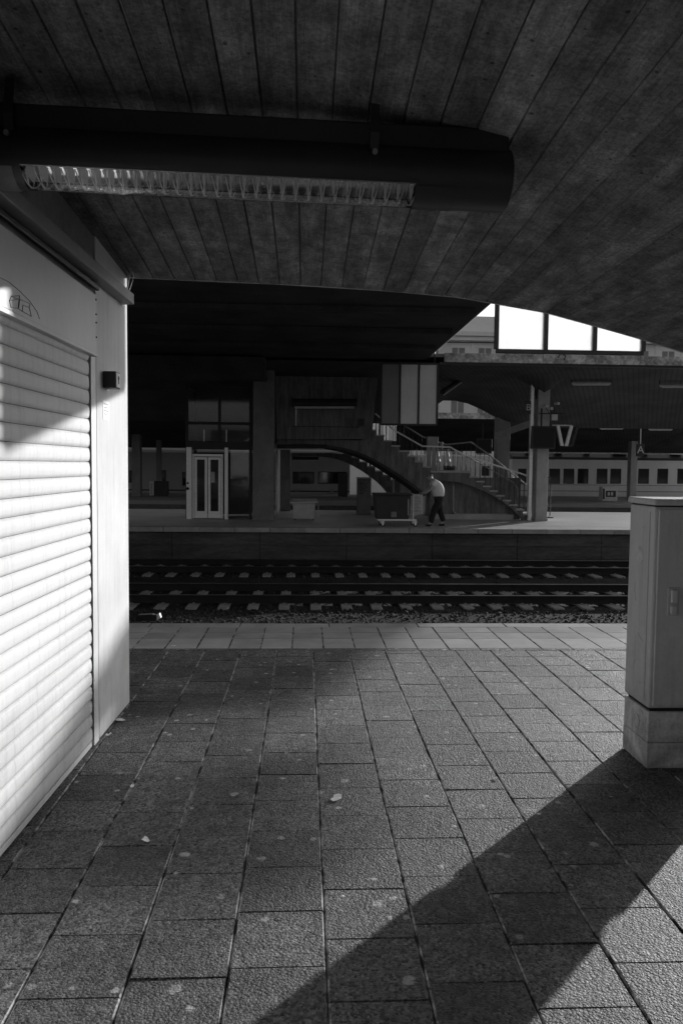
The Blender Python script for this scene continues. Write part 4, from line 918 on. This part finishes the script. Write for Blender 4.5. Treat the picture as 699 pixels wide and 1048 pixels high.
# ------------------------------------------------------------------ trains at the rear platform
TYY = 48.6
def train(name, xa_, xb_, zt, mat, label, wins, trims=(), wd=.03, endcurve=False):
    t = thing(name, (xa_, TYY, 0), label, 'train', 'trains standing at the rear platform'); L_ = xb_-xa_
    pr = [(0, -.15), (.0, zt*.97), (.10, zt+.12), (.55, zt+.38), (1.4, zt+.5), (2.3, zt+.38), (2.75, zt+.12), (2.85, zt*.97), (2.85, -.15)]
    bd = MB()
    # side wall with real window openings
    xs_ = [0]; rows_ = []
    for (a_, b_2, z0_, z1_) in wins:
        bd.box(xs_[-1], a_, 0, .08, -.15, zt); bd.box(a_, b_2, 0, .08, -.15, z0_); bd.box(a_, b_2, 0, .08, z1_, zt); xs_.append(b_2)
    bd.box(xs_[-1], L_, 0, .08, -.15, zt); bd.box(0, L_, 2.77, 2.85, -.15, zt); bd.box(0, .08, .081, 2.769, -.15, zt); bd.box(L_-.08, L_, .081, 2.769, -.15, zt); bd.box(.081, L_-.081, .081, 2.769, -.15, -.05)
    body_ = bd.build('body', mat, t)
    MB().prism([(-.02, zt+.002), (.10, zt+.16), (.55, zt+.38), (1.4, zt+.5), (2.3, zt+.38), (2.75, zt+.16), (2.87, zt+.002)], 'x', 0, L_).build('roof', 'dark' if mat == 'train_grey' else mat, t)
    box(.1, L_-.1, .25, 2.6, -.55, -.151).build('underframe', 'dark', t)
    for (a_, b_2, z0_, z1_) in wins:
        f_ = MB().box(a_, b_2, -.012, .03, z0_, z0_+.05).box(a_, b_2, -.012, .03, z1_-.05, z1_).box(a_, a_+.05, -.012, .03, z0_+.051, z1_-.051).box(b_2-.05, b_2, -.012, .03, z0_+.051, z1_-.051).build('window', 'dark', t)
        box(a_+.05, b_2-.05, .015, .025, z0_+.05, z1_-.05).build('pane', 'glass', f_)
    for (z0_, z1_, mm) in trims: box(.02, L_-.02, -.02, -.001, z0_, z1_).build('side_stripe', mm, t)
    for i in range(max(1, int(L_//9))):
        for dx in (1.5, 3.6): MB().tube([(min(L_-1, i*9+dx), .5, -.6), (min(L_-1, i*9+dx), .62, -.6)], .36, 16).build('wheel', 'dark', t)
    return t
def xw(px): return onY(px, 490, TYY).x
def zw(py, px): return onY(px, py, TYY).z
xa_ = xw(524); wins = []
for (a_, b_2) in ((530, 538.5), (562, 573), (576.5, 587.5), (591, 602), (610.5, 621.5), (624.5, 635.5), (653, 664), (672.5, 683.5), (693, 704), (712, 723), (735, 746)):
    wins.append((xw(a_)-xa_, xw(b_2)-xa_, zw(495, a_), zw(479.5, a_)))
tb_ = train('passenger_train', xa_, xw(790), 2.32, 'train_grey', 'grey passenger coach with a row of square windows at the right', wins, ((.30, .34, 'concrete'), (.70, .73, 'concrete')))
for i in range(9):
    x_ = 1.0+i*1.9; MB().box(x_, x_+random.uniform(.3, .9), .3, .9, 2.72, 2.72+random.uniform(.08, .2)).build('bright_dash', 'white_trim', tb_)  # white blocks added as the bright dashes above the roof
xa2 = xw(60); wins = []
for (a_, b_2, yt, yb_) in ((128, 135, 481, 494), (163, 170, 481, 494), (186.5, 196, 483, 497), (210, 225, 482, 495), (236, 247, 482, 495), (299.5, 321.5, 482.5, 495), (325.5, 355, 482.5, 495)):
    wins.append((xw(a_)-xa2, xw(b_2)-xa2, zw(yb_, a_), zw(yt, a_)))
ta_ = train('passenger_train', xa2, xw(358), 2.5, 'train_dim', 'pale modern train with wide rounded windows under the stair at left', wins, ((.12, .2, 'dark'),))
# looping letters written on its side
def wstroke(pts, r): return MB().tube([(xw(a_)-xa2, -.03, zw(b_2, a_)) for a_, b_2 in pts], r, 6)
for pts in (curve([(339, 500), (339, 507), (336, 507.5), (335.5, 504.5), (339, 504)], 4), curve([(341, 500), (341, 507), (344, 507), (344.5, 504.5), (341, 504)], 4), curve([(345.5, 504), (348, 503.5), (348, 507), (345.5, 507)], 3), [(338, 503), (342, 501)]):
    wstroke(pts, .035).build('lettering', 'ink_soft', ta_)
wstroke([(302, 500), (303, 503), (305, 500), (305, 503.5)], .03).build('lettering', 'ink_soft', ta_)
# white railcar end, in front of the others behind the stair
RY = 35.0
r0 = onY(437, 466, RY); r1 = onY(506, 500, RY)
rcx = thing('railcar', (r0.x, RY-1.2, 0), 'white railcar with a rounded sloping end standing behind the stair railing', 'train')
Lc = r1.x-r0.x; zt_ = onY(487, 466, RY).z
pr = [(-1.2, -.3), (-1.2, zt_), (Lc*.80, zt_), (Lc*.90, zt_-.10), (Lc*.97, zt_-.45), (Lc, zt_-1.1), (Lc*1.01, -.3)]
MB().prism(pr, 'y', 0, 2.6).build('body', 'train_white', rcx, bevel=.08)
wx0, wx1 = onY(487, 480, RY).x-r0.x, onY(494.5, 480, RY).x-r0.x; wz0, wz1 = onY(490, 486.5, RY).z, onY(490, 477, RY).z
box(wx0, wx1, -.02, -.002, wz0, wz1).build('window', 'glass', rcx); box(wx0-1.7, wx0-1.2, -.02, -.002, wz0, wz1).build('window', 'glass', rcx)
box(-1.1, Lc*.95, .2, 2.4, -.8, -.31).build('underframe', 'dark', rcx)
# pale statue-like ventilation post at the stair foot
g = onY(523, 505, 29.5); vp = thing('post_lamp', (g.x, 29.5, 0), 'bright white hooded post behind the foot of the stair', 'post')
MB().tube([(0, 0, 0), (0, 0, 1.1), (.02, 0, 1.35), (-.08, 0, 1.6), (-.14, 0, 1.72)], [.1, .14, .12, .08, .03], 10).build('hood', 'white_trim', vp, smooth=True)
MB().tube([(.1, 0, 1.3), (.24, 0, 1.35), (.26, 0, 1.0)], .02, 6).build('hook', 'white_trim', vp)
# steel hoop rail right of the tall pillar
g = onZ(561, 530); hr = thing('hoop_rail', (g.x, g.y, 0), 'dark bent steel hoop rail right behind the tall pillar', 'railing')
MB().tube([(-.05, 0, 1.45), (.02, 0, 1.45), (.06, 0, 1.35), (.06, 0, .1), (.0, 0, .02)], .02, 8).build('tube', 'dark', hr); box(-.08, .16, -.08, .08, 0, .03).build('base', 'dark', hr)

# ------------------------------------------------------------------ station building far behind
BY = 66.
bd = thing('station_building', (0, BY, 0), 'pale stucco station building with rows of windows behind the canopies', 'building')
XB0, XB1, ZT = -30., 40., 12.9
box(XB0, XB1, .5, 9, -1, ZT).build('wall', 'facade', bd)
mb = MB().box(XB0, XB1, -.5, .498, ZT, ZT+.35).box(XB0, XB1, -.25, .498, ZT-.35, ZT-.02).box(XB0, XB1, .1, .498, 9.2, 9.5); mb.build('cornice', 'facade', bd)
MB().prism([(.6, ZT+.351), (9, ZT+.351), (9, ZT+2.2), (2.5, ZT+2.2)], 'x', XB0, XB1).build('roof', 'facade', bd)
proto = None
for r, (z0_, z1_) in enumerate(((10.2, 12.1), (5.9, 8.3), (2.2, 4.6))):
    for i in range(30):
        x_ = XB0+1.0+i*2.3
        if x_ < 2 or x_ > 38: continue
        if r == 2 and x_ > 20: continue
        if proto is None or proto[0] != r:
            wbm = MB().box(0, .1, -.06, .0, 0, z1_-z0_).box(1.2, 1.3, -.06, .0, 0, z1_-z0_).box(.101, 1.199, -.06, 0, z1_-z0_-.1, z1_-z0_).box(.101, 1.199, -.06, 0, 0, .1).box(.62, .68, -.05, 0, .101, z1_-z0_-.101)
            ob = wbm.build('window', 'facade', bd); pg = box(.1, 1.2, -.012, -.002, .1, z1_-z0_-.1).build('pane', 'facade_dark', ob); proto = (r, ob, pg)
        else:
            ob = proto[1].copy(); COL.objects.link(ob); ob.parent = bd; pg = proto[2].copy(); COL.objects.link(pg); pg.parent = ob
        ob.location = (x_, .5, z0_)
for i in range(13, 31): x_ = XB0+1.0+i*2.3-.55; box(x_, x_+.25, .34, .499, 9.6, 12.5).build('pilaster', 'facade', bd)
# overhead wires above the tracks
for i, (z_, Y_) in enumerate(((6.6, 34), (7.2, 34), (6.9, 52))):
    w_ = MB().tube([(-30, Y_, z_+.3), (0, Y_, z_), (30, Y_, z_+.25)], .02, 5).build('overhead_wire', 'dark')
    tag(w_, ['lower overhead wire crossing the bright gap beside the frosted screen', 'upper overhead wire crossing the bright gap beside the frosted screen', 'faint distant overhead wire in front of the pale facade'][i], 'wire')

# ------------------------------------------------------------------ litter on the paving
def scrap(px, py, sz, label, seed):
    rr = random.Random(seed); g = onZ(px, py); t_ = []
    bm = bmesh.new(); n_ = 9; c_ = bm.verts.new((0, 0, .006)); vs = []
    for k in range(n_):
        a = 2*math.pi*k/n_; q_ = sz*rr.uniform(.6, 1.1); vs.append(bm.verts.new((math.cos(a)*q_*1.5, math.sin(a)*q_, rr.uniform(.002, .012))))
    for k in range(n_): bm.faces.new((c_, vs[k], vs[(k+1) % n_]))
    me = bpy.data.meshes.new('litter'); bm.to_mesh(me); bm.free(); me.materials.append(MT['paper'])
    ob = bpy.data.objects.new('paper_scrap', me); COL.objects.link(ob); ob.location = (g.x, g.y, .002); ob.rotation_euler = (0, 0, rr.uniform(0, 3))
    sm = ob.modifiers.new('s', 'SOLIDIFY'); sm.thickness = .0015; tag(ob, label, 'paper scrap', 'paper scraps on the paving')
scrap(123, 738, .028, 'largest white paper scrap on the paving beside the foot of the kiosk pier', 1)
scrap(111, 753, .018, 'small white scrap on the paving between the pier foot and the guide rail', 2)
scrap(135, 806, .014, 'tiny white scrap on the slabs in front of the shutter', 3)
scrap(149, 861, .02, 'flat pale scrap on the dark slabs well in front of the shutter', 4)
scrap(345, 818, .03, 'crumpled pale scrap lying alone in the middle of the paving', 5)
scrap(178, 662, .022, 'pale scrap just before the pale edge strip of the platform', 6)
scrap(508, 798, .014, 'tiny pale scrap on the paving between the middle and the cabinet', 7)
